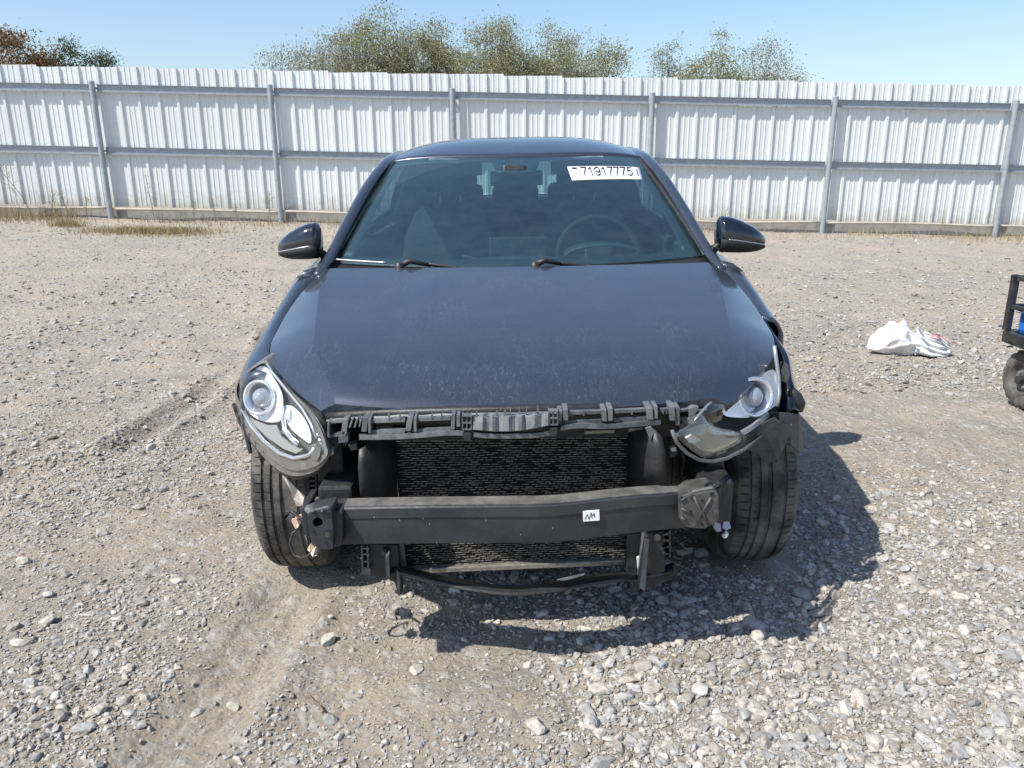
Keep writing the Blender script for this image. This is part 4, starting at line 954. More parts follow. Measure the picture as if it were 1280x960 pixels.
fo = fins.build('cooling_fins', ALU, rad, fix=False); fo['kind'] = 'stuff'
m = MB(); m.bar(A0 + Vector((-.006, .01, .0)), B0 + Vector((-.006, .01, 0)), .012, .03, (0, 1, 0)); m.build('radiator_side', ALU, rad)
m = MB(); m.bar(A1 + Vector((.006, .014, .0)), B1 + Vector((.006, .014, 0)), .014, .03, (0, 1, 0)); m.build('radiator_side', RADB, rad)
m = MB(); m.bar(B0 + Vector((-.012, .002, -.007)), B1 + Vector((.014, .002, -.007)), .035, .016); m.build('radiator_bottom', ALU, rad, bevel=.003)
m = MB(); m.bar(A0 + Vector((0, .006, .010)), A1 + Vector((0, .006, .010)), .035, .02); m.build('radiator_top', RADB, rad)
flat('sealing_strip', [(731, 539), (768, 537.5), (768, 541), (731, 542.5)], -.53, .012, mat('cream foam strip', (.34, .31, .25), .9), car)
flat('sealing_strip', [(786, 536), (803, 534.5), (803, 538.5), (786, 540)], -.53, .012, mat('cream foam end', (.36, .33, .28), .9), car)
# carrier panel behind and beside the radiator
fr = MB()
for outl, y_, th in ((([(455, 548), (497, 545), (500, 640), (458, 640)]), -.36, .02), ([(785, 540), (842, 536), (838, 625), (785, 625)], -.36, .02), ([(470, 525), (860, 515), (860, 545), (470, 552)], -.50, .05)):
    fr.prism([P(a, b, y_) for a, b in outl], (0, th, 0))
fr.build('radiator_support', BLK, car)
# air guides either side
gl = MB(); gl.grid([[P(a, b, y_) for a, b, y_ in row] for row in (
    [(494, 546, -.50), (476, 552, -.56), (458, 557, -.60), (449, 562, -.61)], [(497, 575, -.50), (476, 578, -.57), (456, 580, -.62), (448, 583, -.63)], [(498, 605, -.50), (478, 608, -.57), (458, 610, -.62), (450, 612, -.63)], [(500, 636, -.50), (482, 638, -.56), (464, 638, -.60), (455, 640, -.61)])])
gl.build('air_guide', BLK, car, True, solid=.004)
gl = MB(); gl.grid([[P(a, b, y_) for a, b, y_ in row] for row in (
    [(785, 540, -.50), (800, 537, -.60), (818, 537, -.66), (828, 546, -.66)], [(785, 562, -.50), (800, 560, -.61), (820, 560, -.67), (832, 564, -.67)], [(785, 585, -.50), (800, 584, -.61), (821, 584, -.67), (832, 586, -.67)], [(785, 616, -.50), (800, 601, -.60), (821, 603, -.66), (832, 604, -.66)])])
gl.build('air_guide', BLK, car, True, solid=.004)
flat('guide_bracket', [(807, 536), (814, 534), (821, 541), (816, 543), (813, 551)], -.66, .01, GREYP, car)
MB().tube([P(a, b, -.46) for a, b in ((441, 590), (438, 605), (437, 618), (441, 627), (447, 632))], .008, 8).build('coolant_hose', BLK, car, True)

# -- broken upper bumper carrier under the hood edge
def ybr(a, b=0): return -.688 + .125 * ((a - 645) / 240)**2
br = MB()
def topy(a): return float(curve([405, 430, 560, 640, 740, 830, 885], [522, 520, 515, 513, 511.5, 509.5, 508], a)[0])
def lowy(a): return float(curve([425, 500, 585, 600, 640, 690, 700, 760, 835], [550, 549, 545, 547, 548, 543, 539, 536, 530], a)[0])
# lower ledge
def ledge(a0, a1, y_up=None, nm='carrier_ledge'):
    rows = []
    for a in np.linspace(a0, a1, 14):
        b = lowy(a); y_ = ybr(a)
        rows.append([P(a, b - 8.0, y_ + .018), P(a, b - 6.2, y_ - .012), P(a, b - 5.8, y_ - .016), P(a, b, y_ - .016), P(a, b + .3, y_ - .008), P(a, b + .5, y_ + .03)])
    return MB().grid(rows).build(nm, GREYP, car_br, False, solid=.003)
rows = []
for a in np.linspace(408, 884, 40):   # thin upper flange just under the hood
    b = topy(a); y_ = ybr(a) + .02; wv = .5 * math.sin(a * .11) + .4 * math.sin(a * .37)
    b += 2.2; rows.append([P(a, b + wv, y_ + .05), P(a, b + wv, y_), P(a, b + 2.4 + wv, y_ - .004), P(a, b + 3.4 + wv, y_ + .03)])
car_br = MB().grid(rows).build('bumper_carrier', GREYP, car, False, solid=.003)
ledge(449, 581); ledge(592, 688, nm='carrier_ledge'); ledge(701, 826)
flat('carrier_ledge', [(423, 546), (435, 543.5), (435, 552), (423, 554)], ybr(430) - .01, .03, GREYP, car_br)
# horizontal slats with windows between
def slat(a0, b0, a1, b1, h_, dy=0.0, mat_=GREYP, nm='carrier_slat'):
    return MB().prism([P(a0, b0, ybr(a0) + dy), P((a0 + a1) / 2, (b0 + b1) / 2, ybr((a0 + a1) / 2) + dy), P(a1, b1, ybr(a1) + dy), P(a1, b1 + h_, ybr(a1) + dy), P((a0 + a1) / 2, (b0 + b1) / 2 + h_, ybr((a0 + a1) / 2) + dy), P(a0, b0 + h_, ybr(a0) + dy)], (0, .014, 0)).build(nm, mat_, car_br)
for a0, b0, a1, b1, h_ in ((410, 527, 428, 525.5, 2.6), (410, 543, 428, 541, 4), (464, 525, 506, 523.5, 4), (521, 522.5, 563, 521, 4.2), (464, 538, 506, 537, 4.5), (521, 536.5, 563, 535, 4), (712, 514.5, 752, 513.5, 4), (768, 513, 808, 511, 4), (706, 526, 752, 524, 5), (768, 523, 808, 521, 5), (826, 512, 838, 511, 3), (850, 513, 862, 511, 2.4), (850, 523, 866, 522, 2.6)): slat(a0, b0, a1, b1, h_)
# upright posts
def post(a, b0, b1, w_, dep=.03, sl_=0, nm='carrier_post'):
    y_ = ybr(a) - .012; return MB().prism([P(a - w_ / 2 + sl_, b0, y_), P(a + w_ / 2 + sl_, b0, y_), P(a + w_ / 2, b1, y_ - .004), P(a - w_ / 2, b1, y_ - .004)], (0, dep, 0)).build(nm, GREYP, car_br, bevel=.0015)
for q in ((410.5, 528, 546, 3, .04), (430, 524, 540, 7, .04, 2), (437, 525, 535, 2.2, .03, 3), (443, 525, 535, 2.2, .03, 3), (449, 525, 534, 2.2, .03, 2), (455, 522, 540, 7, .04, 2), (462, 523, 542, 3.4, .05), (510, 521, 539, 7, .05, 3), (519, 522, 540, 3.6, .05), (566, 517, 537, 5, .04, 1), (573, 518, 534, 4.5, .03), (699.5, 513, 527, 5, .04, 1), (707, 511.5, 526, 6.5, .05), (756, 512, 527, 6, .05, -1), (763, 510.5, 526.5, 6.5, .05), (813, 510, 525, 8, .06, -1), (820, 508, 524, 5, .05), (841, 508, 526, 7, .06, -1), (847, 509, 532, 6, .05)): post(*q)
# ladder clips
for cx, b0 in ((583.5, 519), (691.5, 513)):
    lc = MB()
    for a in (-5.5, 0, 5.5): lc.prism([P(cx + a - .7, b0, ybr(cx) - .02), P(cx + a + .7, b0, ybr(cx) - .02), P(cx + a + .7, b0 + 18, ybr(cx) - .022), P(cx + a - .7, b0 + 18, ybr(cx) - .022)], (0, .022, 0))
    for b in (1.5, 10, 18): lc.prism([P(cx - 6, b0 + b - .8, ybr(cx) - .023), P(cx + 6, b0 + b - .8, ybr(cx) - .023), P(cx + 6, b0 + b + .8, ybr(cx) - .023), P(cx - 6, b0 + b + .8, ybr(cx) - .023)], (0, .02, 0))
    lc.build('carrier_clip', GREYP, car_br)
    flat('clip_tab', [(cx - 5.5, b0 + 22), (cx + 5.5, b0 + 22), (cx + 4.5, b0 + 33), (cx - 3, b0 + 33)], ybr(cx) - .024, .012, BLK, car_br, bevel=.002)
# central crumpled block
blk = MB(); rows = []
for i in range(25):
    a = 591 + 98 * i / 24; f_z = .008 * ((i // 2) % 2) + .003 * math.sin(i * 2.3)
    t0 = 519.5 - 4.5 * i / 24 + .8 * math.sin(i * 1.9); b1 = float(curve([0, .3, .6, 1], [537, 539, 538, 531], i / 24)[0])
    rows.append([P(a, t0, ybr(a) + .01 - f_z), P(a, t0 + 3, ybr(a) - .012 - f_z), P(a, (t0 + b1) / 2, ybr(a) - .016 - f_z), P(a, b1, ybr(a) - .020 - f_z * .7), P(a, b1 + 1.5, ybr(a) + .01)])
blk.grid(rows).build('carrier_block', mat('scuffed grey plastic', (.13, .14, .15), .55, 0, (.21, .22, .23), 30, .3, 50), car_br, False, solid=.003)
for a, b, w_ in ((608, 520, 1.5), (621, 518, 2), (631, 516, 2), (638, 514, 1.5), (649, 514, 2), (658, 513, 1.6), (672, 512, 2)): flat('torn_tab', [(a - w_ / 2, b - 5), (a + w_ / 2, b - 4), (a + w_ / 2 + .6, b + 5), (a - w_ / 2, b + 5)], ybr(a) - .008, .006, GREYP, car_br)
flat('white_scuff', [(664, 522), (667, 524), (669, 528), (666, 534), (663, 535), (665, 529)], ybr(665) - .034, .004, SILV, car_br)
for a in (450, 486, 500, 540, 552, 596, 712, 730, 790, 829, 833, 836): flat('torn_tab', [(a - .8, topy(a) + 1), (a + .8, topy(a) + 1.5), (a + 1.0, topy(a) + 8), (a - 1.2, topy(a) + 8)], ybr(a) - .002, .006, GREYP, car_br)
flat('corner_bracket', [(861, 511), (866, 508), (874, 509), (866, 526), (872, 530), (854, 530), (852, 525), (862, 524)], ybr(860) - .01, .02, GREYP, car_br, bevel=.002)
flat('corner_bracket', [(408, 549), (421, 546), (424, 556), (420, 565), (413, 572), (409, 566)], -.555, .03, BLK, car_br, bevel=.003)
m = MB(); c_ = P(413, 563, -.56); m.tube([c_ + Vector((0, -.012, 0)), c_ + Vector((0, .02, 0))], .012, 12); m.tube([c_ + Vector((0, -.02, 0)), c_ + Vector((0, -.012, 0))], .006, 10); m.build('bolt', SILV, car_br, True, auto=40)
rows = []   # black tube that paints in the shaded gap under the hood edge
MB().tube([P(a, topy(a) - .6, ybr(a) + .06) for a in np.linspace(410, 884, 30)], .014, 6).build('hood_gap_shade', BLK, car, True)

# -- bumper beam
def ybm(a): return -.748 + .072 * ((a - 640) / 225)**2
bt = lambda a: float(curve([380, 427, 640, 680, 787, 849, 900], [637.5, 636, 633, 632.5, 622, 617.5, 613], a)[0])
bb = lambda a: float(curve([380, 424, 640, 680, 787, 852, 900], [683, 682, 680, 679.5, 668, 661, 657], a)[0])
rows = []
for a in np.linspace(392, 884, 40):
    T, B = P(a, bt(a), ybm(a)), P(a, bb(a), ybm(a)); mid = lambda t, o: T.lerp(B, t) + Vector((0, o, 0))
    rows.append([T + Vector((0, .055, .004)), mid(0, .006) + Vector((0, 0, .002)), mid(.02, 0), mid(.27, -.001), mid(.30, .0025), mid(.95, .002), mid(.985, .003), mid(1, .010), B + Vector((0, .055, -.002)), T + Vector((0, .055, .004))])
beam = MB().grid(rows).build('bumper_beam', BEAMM, car, True, auto=30)
rows = [[P(a, bt(a), ybm(a)) + Vector((0, .004, .0050)), P(a, bt(a), ybm(a)) + Vector((0, .046, .0075))] for a in np.linspace(430, 850, 30)]
MB().grid(rows).build('beam_top', DUSTTOP, beam, False, solid=.003)
lb = flat('paper_label', [(728.5, 639), (749, 637.5), (749.5, 650.5), (729, 652)], ybm(739) - .004, .002, WHT, beam)
m = MB()
for q in ([(731, 650), (734, 643), (736, 649)], [(736, 650), (739, 641), (740, 648)], [(740, 645), (743, 642), (743, 647)]):
    m.tube([P(a, b - .5, ybm(739) - .0045) for a, b in q], .0009, 4)
m.build('pen_marks', INK, beam)
for a, b in ((467, 646), (499, 650), (528, 648), (545, 678), (536, 655), (607, 650), (650, 668), (690, 660)): flat('paint_chip', [(a, b), (a + 1.2, b - .4), (a + 1, b + 1.6)], ybm(a) - .0015, .001, SILV, beam)
# end plates
PLATE = mat('dusty steel plate', (.055, .054, .052), .5, .1, (.10, .097, .09), 24, .2, 60)
def solidpx(outline, y0_, th, name, mat_, parent, bevel=.004): return MB().prism([P(a, b, y0_) for a, b in outline], (0, th, 0)).build(name, mat_, parent, bevel=bevel)
# left plate with its round hole: a ring of quads from the hole to the outline
def holed(outline, hc, hr, y0_, th, name, parent):
    n = 24; c = Vector((hc[0], hc[1], 0)); O = []; Hh = []
    poly = [Vector((a, b, 0)) for a, b in outline]
    for k in range(n):
        a = 2 * math.pi * k / n; d_ = Vector((math.cos(a), math.sin(a), 0)); best = None
        for i in range(len(poly)):
            p_, q_ = poly[i] - c, poly[(i + 1) % len(poly)] - c; e_ = q_ - p_; den = d_.x * e_.y - d_.y * e_.x
            if abs(den) < 1e-9: continue
            t = (p_.x * e_.y - p_.y * e_.x) / den; u = (p_.x * d_.y - p_.y * d_.x) / den
            if t > 0 and -1e-6 <= u <= 1 + 1e-6: best = t if best is None else min(best, t)
        O.append(c + d_ * best); Hh.append(c + d_ * hr)
    m = MB(); f_ = lambda L, dy: [P(v.x, v.y, y0_) + Vector((0, dy, 0)) for v in L]
    R_ = [f_(Hh, th), f_(Hh, 0), f_(O, 0), f_(O, th)]
    m.grid([[R_[i][k] for i in range(4)] for k in range(n)], True); return m.build(name, BEAMM, parent, auto=30)
lp = holed([(383.5, 643), (399, 639), (414, 636.5), (416, 660), (416, 686), (405, 687), (391, 683), (386, 668)], (397, 653), 6.2, -.735, .075, 'mount_plate', beam)
solidpx([(391, 648), (404, 648), (404, 660), (391, 660)], -.675, .01, 'dark_hole_backing', DARK, beam, 0)  # near-black sheet gives the plate's hole its shade by colour
solidpx([(416.5, 640), (428, 639), (428, 679), (424, 683), (417, 685)], -.705, .05, 'beam_bracket', BEAMM, beam)
solidpx([(375, 635), (384, 634), (386, 668), (388, 682), (379, 660)], -.66, .12, 'rail_flange', BEAMM, beam)
m = MB(); m.hexa([P(384, 643, -.735), P(414, 636.5, -.735), P(432, 632, -.60), P(376, 634, -.60), P(388, 638, -.735), P(409, 632, -.735), P(432, 626, -.60), P(380, 628, -.60)]); m.build('mount_top', GREYP, beam, bevel=.004)
for a in (392, 403): m = MB(); m.tube([P(a, 640, -.74), P(a + 8, 630, -.61)], .006, 6); m.build('plate_rib', BEAMM, beam, True)
for a, b, r_ in ((391.5, 665, .0035), (407, 679, .004), (410, 643.5, .005)): c_ = P(a, b, -.738); MB().tube([c_, c_ + Vector((0, .004, 0))], r_, 10).build('dark_hole_disc', DARK, beam)  # near-black discs on the plate stand for the shade in bolt holes
flat('rail_tab', [(393, 625), (402, 624), (402, 628), (393, 629)], -.60, .02, DUSTTOP, beam); flat('rail_tab', [(409, 624.5), (431, 625), (431, 628), (409, 628)], -.595, .02, DUSTTOP, beam)
rp_ = solidpx([(850, 622), (864, 616.5), (892, 612), (899, 618), (899, 652), (881, 662), (861, 661), (851, 653)], -.715, .085, 'mount_plate', PLATE, beam, .006)
m = MB(); m.hexa([P(864, 617, -.714), P(892, 612, -.714), P(900, 608, -.62), P(862, 612, -.62), P(866, 613, -.712), P(890, 608, -.712), P(900, 604, -.62), P(864, 608, -.62)]); m.build('mount_top', DUSTTOP, beam, bevel=.004)
for a, b, r_ in ((866, 622, .006), (878, 626, .004), (890, 618, .005), (878, 656, .004), (852, 622, .003)): c_ = P(a, b, -.7175); MB().tube([c_, c_ + Vector((0, .004, 0))], r_, 12).build('dark_hole_disc', DARK, beam)  # right plate: hole shade again painted as near-black discs
for q in ([(867, 620), (877, 640), (870, 656)], [(889, 622), (878, 640), (886, 656)], [(852, 636), (864, 641)], [(851, 626), (858, 622)], [(851, 647), (858, 651)]): MB().tube([P(a, b, -.716) for a, b in q], .004, 6).build('plate_rib', PLATE, beam, True)
solidpx([(892, 612), (902, 609), (902, 655), (897, 655)], -.63, .10, 'rail_flange', BEAMM, beam)
# chunks of torn liner and wire by the left tyre
def scrap(name, outline, y_, th, mat_): return flat(name, outline, lambda a, b: y_ + .01 * math.sin(a * 1.7 + b), th, mat_, car)
scrap('torn_liner', [(353, 596), (358, 597), (372, 612), (380, 622), (378, 632), (371, 633), (367, 624), (362, 610)], -.42, .012, CREAM)
scrap('torn_foam', [(364, 651), (369, 648), (375, 646), (377, 652), (373, 659), (369, 661)], -.52, .02, RUST)
scrap('torn_foam', [(384, 687), (388, 681), (393, 684), (391, 689), (387, 690)], -.62, .02, RUST)
scrap('torn_foam', [(388, 692), (394, 686), (398, 688), (396, 694), (391, 696)], -.63, .02, CREAM)
for pts in ([(360, 636), (368, 642), (376, 648), (383, 655)], [(376, 660), (366, 666), (362, 680), (368, 694), (378, 698), (386, 694), (392, 690)], [(382, 668), (384, 676), (386, 684)]): MB().tube([P(a, b, -.56 - .01 * i) for i, (a, b) in enumerate(pts)], .004, 6).build('loose_wire', BLK, car, True)
scrap('wire_plug', [(355, 645), (362, 642), (370, 644), (368, 648), (361, 648), (356, 650)], -.55, .02, BLK)
for pts in ([(906, 618), (909, 632), (910, 645), (908, 654)], [(893, 622), (894, 636), (896, 650)]): MB().tube([P(a, b, -.60) for a, b in pts], .003, 5).build('loose_wire', SILV, car, True)
BLUEP = mat('pale blue plug', (.35, .38, .55), .4)
scrap('wire_plug', [(894, 652), (900, 650), (901, 657), (902, 664), (896, 665), (892, 660)], -.61, .025, BLUEP); scrap('wire_plug', [(905, 652), (911, 651), (914, 660), (908, 663), (903, 660)], -.61, .025, BLUEP)
scrap('torn_clip', [(903, 671), (907, 668), (908, 665), (911, 667), (909, 672), (905, 673)], -.61, .01, WHT)

# -- lower stiffener, brackets under the beam
def ylow(a): return -.70 + .14 * ((a - 650) / 160)**2
rows = []
cu = [480, 520, 560, 600, 640, 680, 720, 770, 815, 845]; cb_ = [714, 723, 733, 740, 744, 741, 735, 727, 722, 716]
for a in np.linspace(488, 842, 36):
    b = float(curve(cu, cb_, a)[0]); y_ = min(ylow(a), -.52)
    rows.append([P(a, b - 12, y_ + .10), P(a, b - 7, y_ + .012), P(a, b - 3, y_), P(a, b, y_ - .003), P(a, b + 1, y_ + .02)])
st_ = MB().grid(rows).build('lower_stiffener', BLK, car, True, solid=.004, auto=30)
flat('scuffed_edge', [(696, 725), (714, 720.5), (731, 716.5), (730, 719), (715, 723.5), (704, 726)], -.70, .004, GREYP, st_)
m = MB()
m.prism([P(a, b, -.55) for a, b in ((455, 680), (497, 682), (503, 742), (498, 746), (493, 728), (484, 724), (462, 719), (456, 700))], (0, .03, 0)); sp_ = m.build('lower_bracket', BLK, car, bevel=.003)
lc = MB()
for a, b in ((452, 682), (459, 683)): lc.prism([P(a - .9, b, -.575), P(a + .9, b, -.575), P(a + 2.2, b + 30, -.575), P(a + .4, b + 30, -.575)], (0, .03, 0))
for b in (685, 692, 701, 709): lc.prism([P(451.5 + (b - 683) * .05, b, -.576), P(461, b, -.576), P(461, b + 1.7, -.576), P(451.5 + (b - 683) * .05, b + 1.7, -.576)], (0, .03, 0))
lc.build('ladder_clip', GREYP, sp_); flat('clip_foot', [(452, 710), (463, 711), (463, 719), (452, 718)], -.576, .03, GREYP, sp_)
flat('bracket_fin', [(481, 690), (486, 692), (487, 724), (483, 724)], -.575, .02, GREYP, sp_); flat('bracket_fin', [(496, 712), (499, 717), (500, 744), (496, 740)], -.575, .02, GREYP, sp_)
flat('bracket_chip', [(482, 694), (486, 689), (487, 691), (484, 697)], -.58, .006, SILV, sp_)
rb = flat('lower_bracket', [(783, 668), (831, 664), (831, 715), (812, 722), (803, 732), (789, 728), (783, 715)], -.55, .03, BLK, car, bevel=.003)
flat('bracket_fin', [(806, 671), (811.5, 675), (806, 739), (799.5, 735)], -.62, .05, GREYP, rb)
flat('bracket_chip', [(796, 697), (799, 696), (800, 708), (797, 711)], -.57, .006, WHT, rb)
lc = MB()
for b in (668, 676, 684, 692): lc.prism([P(829, b, -.56), P(838, b - 1, -.56), P(838, b + .8, -.56), P(829, b + 1.8, -.56)], (0, .03, 0))
lc.prism([P(836.5, 664, -.56), P(838.5, 664, -.56), P(838.5, 697, -.56), P(836.5, 697, -.56)], (0, .03, 0)); lc.build('ladder_clip', BLK, rb)
flat('splash_guard', [(789, 726), (812, 718), (843, 707), (848, 714), (838, 724), (815, 735), (795, 737)], -.50, .02, BLK, car)

# -- headlights
def yhl(a, b): return -.235 - .30 * ((a - 297) / 110) - .10 * ((b - 470) / 110)
HL = rpoly([(299, 477), (312, 464), (329, 454), (336, 460), (345, 473), (362, 490), (382, 512), (396, 537), (404, 558), (404, 568), (392, 573), (372, 576), (352, 569), (332, 553), (315, 532), (303, 510), (296, 492)], 4)
HB = rpoly([(297, 475), (311, 461), (330, 450), (338, 456), (348, 470), (366, 490), (388, 512), (402, 532), (410, 556), (412, 570), (397, 588), (372, 596), (350, 590), (326, 568), (308, 542), (297, 515), (293.5, 492)], 4)
hl = dome('headlight', HB, lambda a, b: yhl(a, b) + .045, -.03, GRYT, car, rings=6, depth=.13)
HC = [(a + (350 - a) * .012, b + (520 - b) * .012) for a, b in HB]
dome('lens', HC, lambda a, b: yhl(a, b) + .018, .062, LENS, hl, rings=12)
# rim between lens and housing
def rim(name, o1, o2, yf, mat_, parent):
    n = len(o1); m = MB(); rows = []
    for k in range(n + 1):
        p_, q_ = o1[k % n], o2[k % n]; mi = lambda t: (p_[0] + (q_[0] - p_[0]) * t, p_[1] + (q_[1] - p_[1]) * t)
        rows.append([P(*mi(t), yf(*mi(t)) + o_) for t, o_ in ((0, .020), (.02, .004), (.62, .008), (.66, .022), (.96, .026), (1, .05))])
    m.grid(rows); return m.build(name, mat_, parent, True, solid=.003, auto=22)
rim('housing_rim', HL, HB, yhl, mat('dusty grey lamp rim', (.125, .12, .11), .34, .1, (.20, .19, .172), 30, .2, 60), hl)
def px_tube(name, pts, r_, mat_, parent, yf, n=8): return MB().tube([P(a, b, yf(a, b)) for a, b in pts], r_, n).build(name, mat_, parent, True)
px_tube('chrome_strip', [(334, 455), (340, 465), (350, 477), (364, 494), (378, 511), (389, 530), (396, 548)], .0045, SILV, hl, lambda a, b: yhl(a, b) - .012)
px_tube('chrome_strip', [(303, 512), (314, 532), (331, 552), (350, 567), (368, 573), (386, 569), (394, 560)], .006, CHR, hl, lambda a, b: yhl(a, b) - .0)
# projector: bezel bowl and glass ball
def projector(cx, cy, rx, yf, parent, tilt=(0, -1, .1), glass=None):
    c = P(cx, cy, yf); d_ = Vector(tilt).normalized(); u = d_.cross(Vector((0, 0, 1))).normalized(); v = u.cross(d_)
    pr = [(1.75, .010), (1.55, .016), (1.35, .006), (1.15, -.020), (1.05, -.030), (1.0, -.045)]
    m = MB(); m.grid([[c + d_ * o_ + (u * math.cos(a) + v * math.sin(a)) * rx * r_ for r_, o_ in pr] for a in np.linspace(0, 2 * math.pi, 36, endpoint=False)], True); m.build('projector_bezel', CHR, parent, True, solid=.002)
    pr = [(1.04, -.03), (.98, -.012), (.85, .004), (.6, .014), (.3, .019), (.02, .020)]
    m = MB(); m.grid([[c + d_ * o_ + (u * math.cos(a) + v * math.sin(a)) * rx * r_ for r_, o_ in pr] for a in np.linspace(0, 2 * math.pi, 32, endpoint=False)], True); m.build('projector_lens', PGL, parent, True)
PGL = mat('projector glass', (.34, .38, .43), .06, .3, coat=1)
projector(326, 497, .0305, yhl(327, 498) + .004, hl, (-.30, -1, .28))
# reflector bowls
GRYB = mat('pale grey bezel', (.34, .34, .33), .4, .2)
REF = mat('silvered reflector', (.93, .94, .95), .3, .25, None, 20, .25, 18)
dome('reflector', rpoly([(301, 478), (314, 463), (331, 458), (342, 472), (352, 490), (354, 508), (352, 524), (340, 528), (322, 524), (308, 512), (300, 496)], 3), lambda a, b: yhl(a, b) + .024, -.02, REF, hl, rings=5)
dome('reflector', rpoly([(356, 508), (366, 508), (380, 522), (388, 540), (388, 554), (378, 548), (364, 536), (357, 522)], 3), lambda a, b: yhl(a, b) + .020, -.02, REF, hl, rings=5)
px_tube('light_guide', [(356, 508), (354, 522), (356, 538), (364, 548), (372, 555)], .007, CHR, hl, lambda a, b: yhl(a, b) - .002)
flat('inner_bezel', [(308, 520), (318, 526), (334, 532), (346, 532), (352, 546), (364, 556), (378, 562), (370, 567), (354, 561), (334, 547), (318, 532)], lambda a, b: yhl(a, b) + .012, .006, GRYB, hl)
for k, (a, b) in enumerate(((293, 512), (298, 524), (304, 534), (311, 546), (319, 556), (329, 565), (339, 573), (347, 580))):
    flat('housing_clip', [(a - 2, b - 4), (a + 3, b - 5), (a + 6, b + 1), (a + 4, b + 6), (a, b + 4)], yhl(a, b) + .02, .03, BLK, hl, bevel=.003)
px_tube('housing_edge', [(292, 505), (300, 528), (315, 552), (335, 574), (352, 590), (372, 597), (396, 590), (411, 573)], .006, BLK, hl, lambda a, b: yhl(a, b) + .05)
flat('housing_ear', [(385, 560), (394, 556), (401, 562), (400, 570), (396, 577), (390, 574), (388, 566)], lambda a, b: yhl(a, b) - .006, .02, GRYT, hl, bevel=.003)

def yhr(a, b): return -.235 - .30 * ((1003 - a) / 110) - .10 * ((b - 470) / 110)
hr = dome('headlight', rpoly([(882, 508), (905, 492), (930, 474), (952, 458), (968, 446), (974, 462), (978, 490), (974, 512), (955, 528), (925, 540), (895, 545), (868, 540), (866, 522)], 4), lambda a, b: yhr(a, b) + .085, -.03, BLK, car, rings=6, depth=.05)
hr['label'] = 'smashed headlight with its lens broken away and hanging'
dome('reflector', rpoly([(903, 514), (908, 502), (918, 492), (934, 478), (952, 468), (966, 462), (971, 472), (972, 494), (970, 506), (958, 514), (940, 521), (922, 522), (908, 520)], 4), lambda a, b: yhr(a, b) + .03, -.02, REF, hr, rings=6)
projector(942, 496, .033, yhr(942, 496) + .020, hr, (.25, -1, .25))
px_tube('chrome_strip', [(968, 432), (970, 448), (973, 470), (974, 492), (971, 508)], .006, SILV, hr, lambda a, b: yhr(a, b) + .01)
dome('lens', rpoly([(846, 541), (858, 533), (868, 520), (878, 517), (886, 526), (900, 534), (918, 538), (932, 543), (930, 552), (912, 563), (894, 569), (880, 572), (866, 564), (852, 552)], 4), lambda a, b: yhr(a, b) - .03, .03, HAZE_LENS, hr, rings=6, solid=.004)
dome('reflector', rpoly([(856, 543), (866, 534), (880, 530), (898, 538), (918, 543), (924, 548), (908, 558), (890, 564), (872, 560)], 3), lambda a, b: yhr(a, b) + .012, -.012, GRYB, hr, rings=4)
dome('broken_lens', rpoly([(878, 514), (884, 507), (898, 505), (906, 508), (906, 518), (898, 527), (886, 528), (880, 522)], 3), lambda a, b: yhr(a, b) - .02, .015, LENS, hr, rings=4)
px_tube('lens_edge', [(840, 538), (846, 553), (858, 566), (874, 575), (890, 577), (908, 573), (930, 562), (952, 546)], .005, GRYT, hr, lambda a, b: yhr(a, b) + .0)
flat('light_guide', [(926, 540), (940, 532), (952, 522), (961, 516), (963, 520), (956, 527), (944, 536), (930, 545)], lambda a, b: yhr(a, b) + .0, .012, SILV, hr, bevel=.002)
flat('housing_ear', [(857, 548), (864, 544), (871, 548), (876, 551), (868, 554), (861, 553)], lambda a, b: yhr(a, b) - .055, .01, CREAM, hr)
px_tube('chrome_strip', [(868, 526), (876, 516), (884, 507), (889, 503)], .003, SILV, hr, lambda a, b: yhr(a, b) - .03)
flat('housing_edge', [(893, 570), (920, 560), (945, 544), (950, 547), (930, 562), (905, 574)], lambda a, b: yhr(a, b) + .01, .012, BLK, hr)
flat('corner_bracket', [(850, 530), (866, 524), (872, 532), (862, 542), (856, 550), (848, 541)], -.56, .02, GREYP, hr, bevel=.003)

# -- torn right fender edge and liner
ft = MB(); rows = []
fo_ = [(938, 372, .30), (949, 390, .17), (960, 404, .08), (972, 421, 0), (984, 439, -.09), (990, 456, -.16), (993, 476, -.22), (998, 498, -.26), (1000, 512, -.28)]
fi_ = [(935, 374, .29), (944, 390, .17), (954, 407, .07), (962, 424, -.01), (970, 440, -.08), (976, 455, -.15), (977, 476, -.22), (980, 500, -.27), (982, 516, -.29)]
NF = 40; Fo = curve(np.arange(9), fo_, np.linspace(0, 8, NF)); Fi = curve(np.arange(9), fi_, np.linspace(0, 8, NF))
for k in range(NF):
    o_, i_ = Fo[k], Fi[k]; a = P(*i_); b = P(*o_); wv = .006 * math.sin(k * .55)
    rows.append([a + Vector((-.004, .03, -.04)), a, a.lerp(b, .5) + Vector((0, -.012 + wv, .010)), b + Vector((0, wv, -.004)), b + Vector((.006, .03, -.05)), b + Vector((.002, .06, -.12))])
ft.grid(rows).build('fender_skin', MIRP, car, True, solid=.004)['label'] = 'bent glossy dark fender edge curled outward'
flat('marker_lens', [(977, 464), (981, 452), (985, 456), (987, 470), (984, 478), (977, 477)], -.24, .006, HAZE_LENS, car)
flat('torn_tab', [(966, 464), (972, 460), (978, 452), (976, 460), (970, 469)], -.22, .01, BLK, car)
MB().tube([P(a, b, -.26) for a, b in ((984, 494), (990, 491), (994, 497), (999, 506), (1000, 514))], [.012, .018, .022, .020, .01], 10).build('torn_grommet', BLK, car, True)
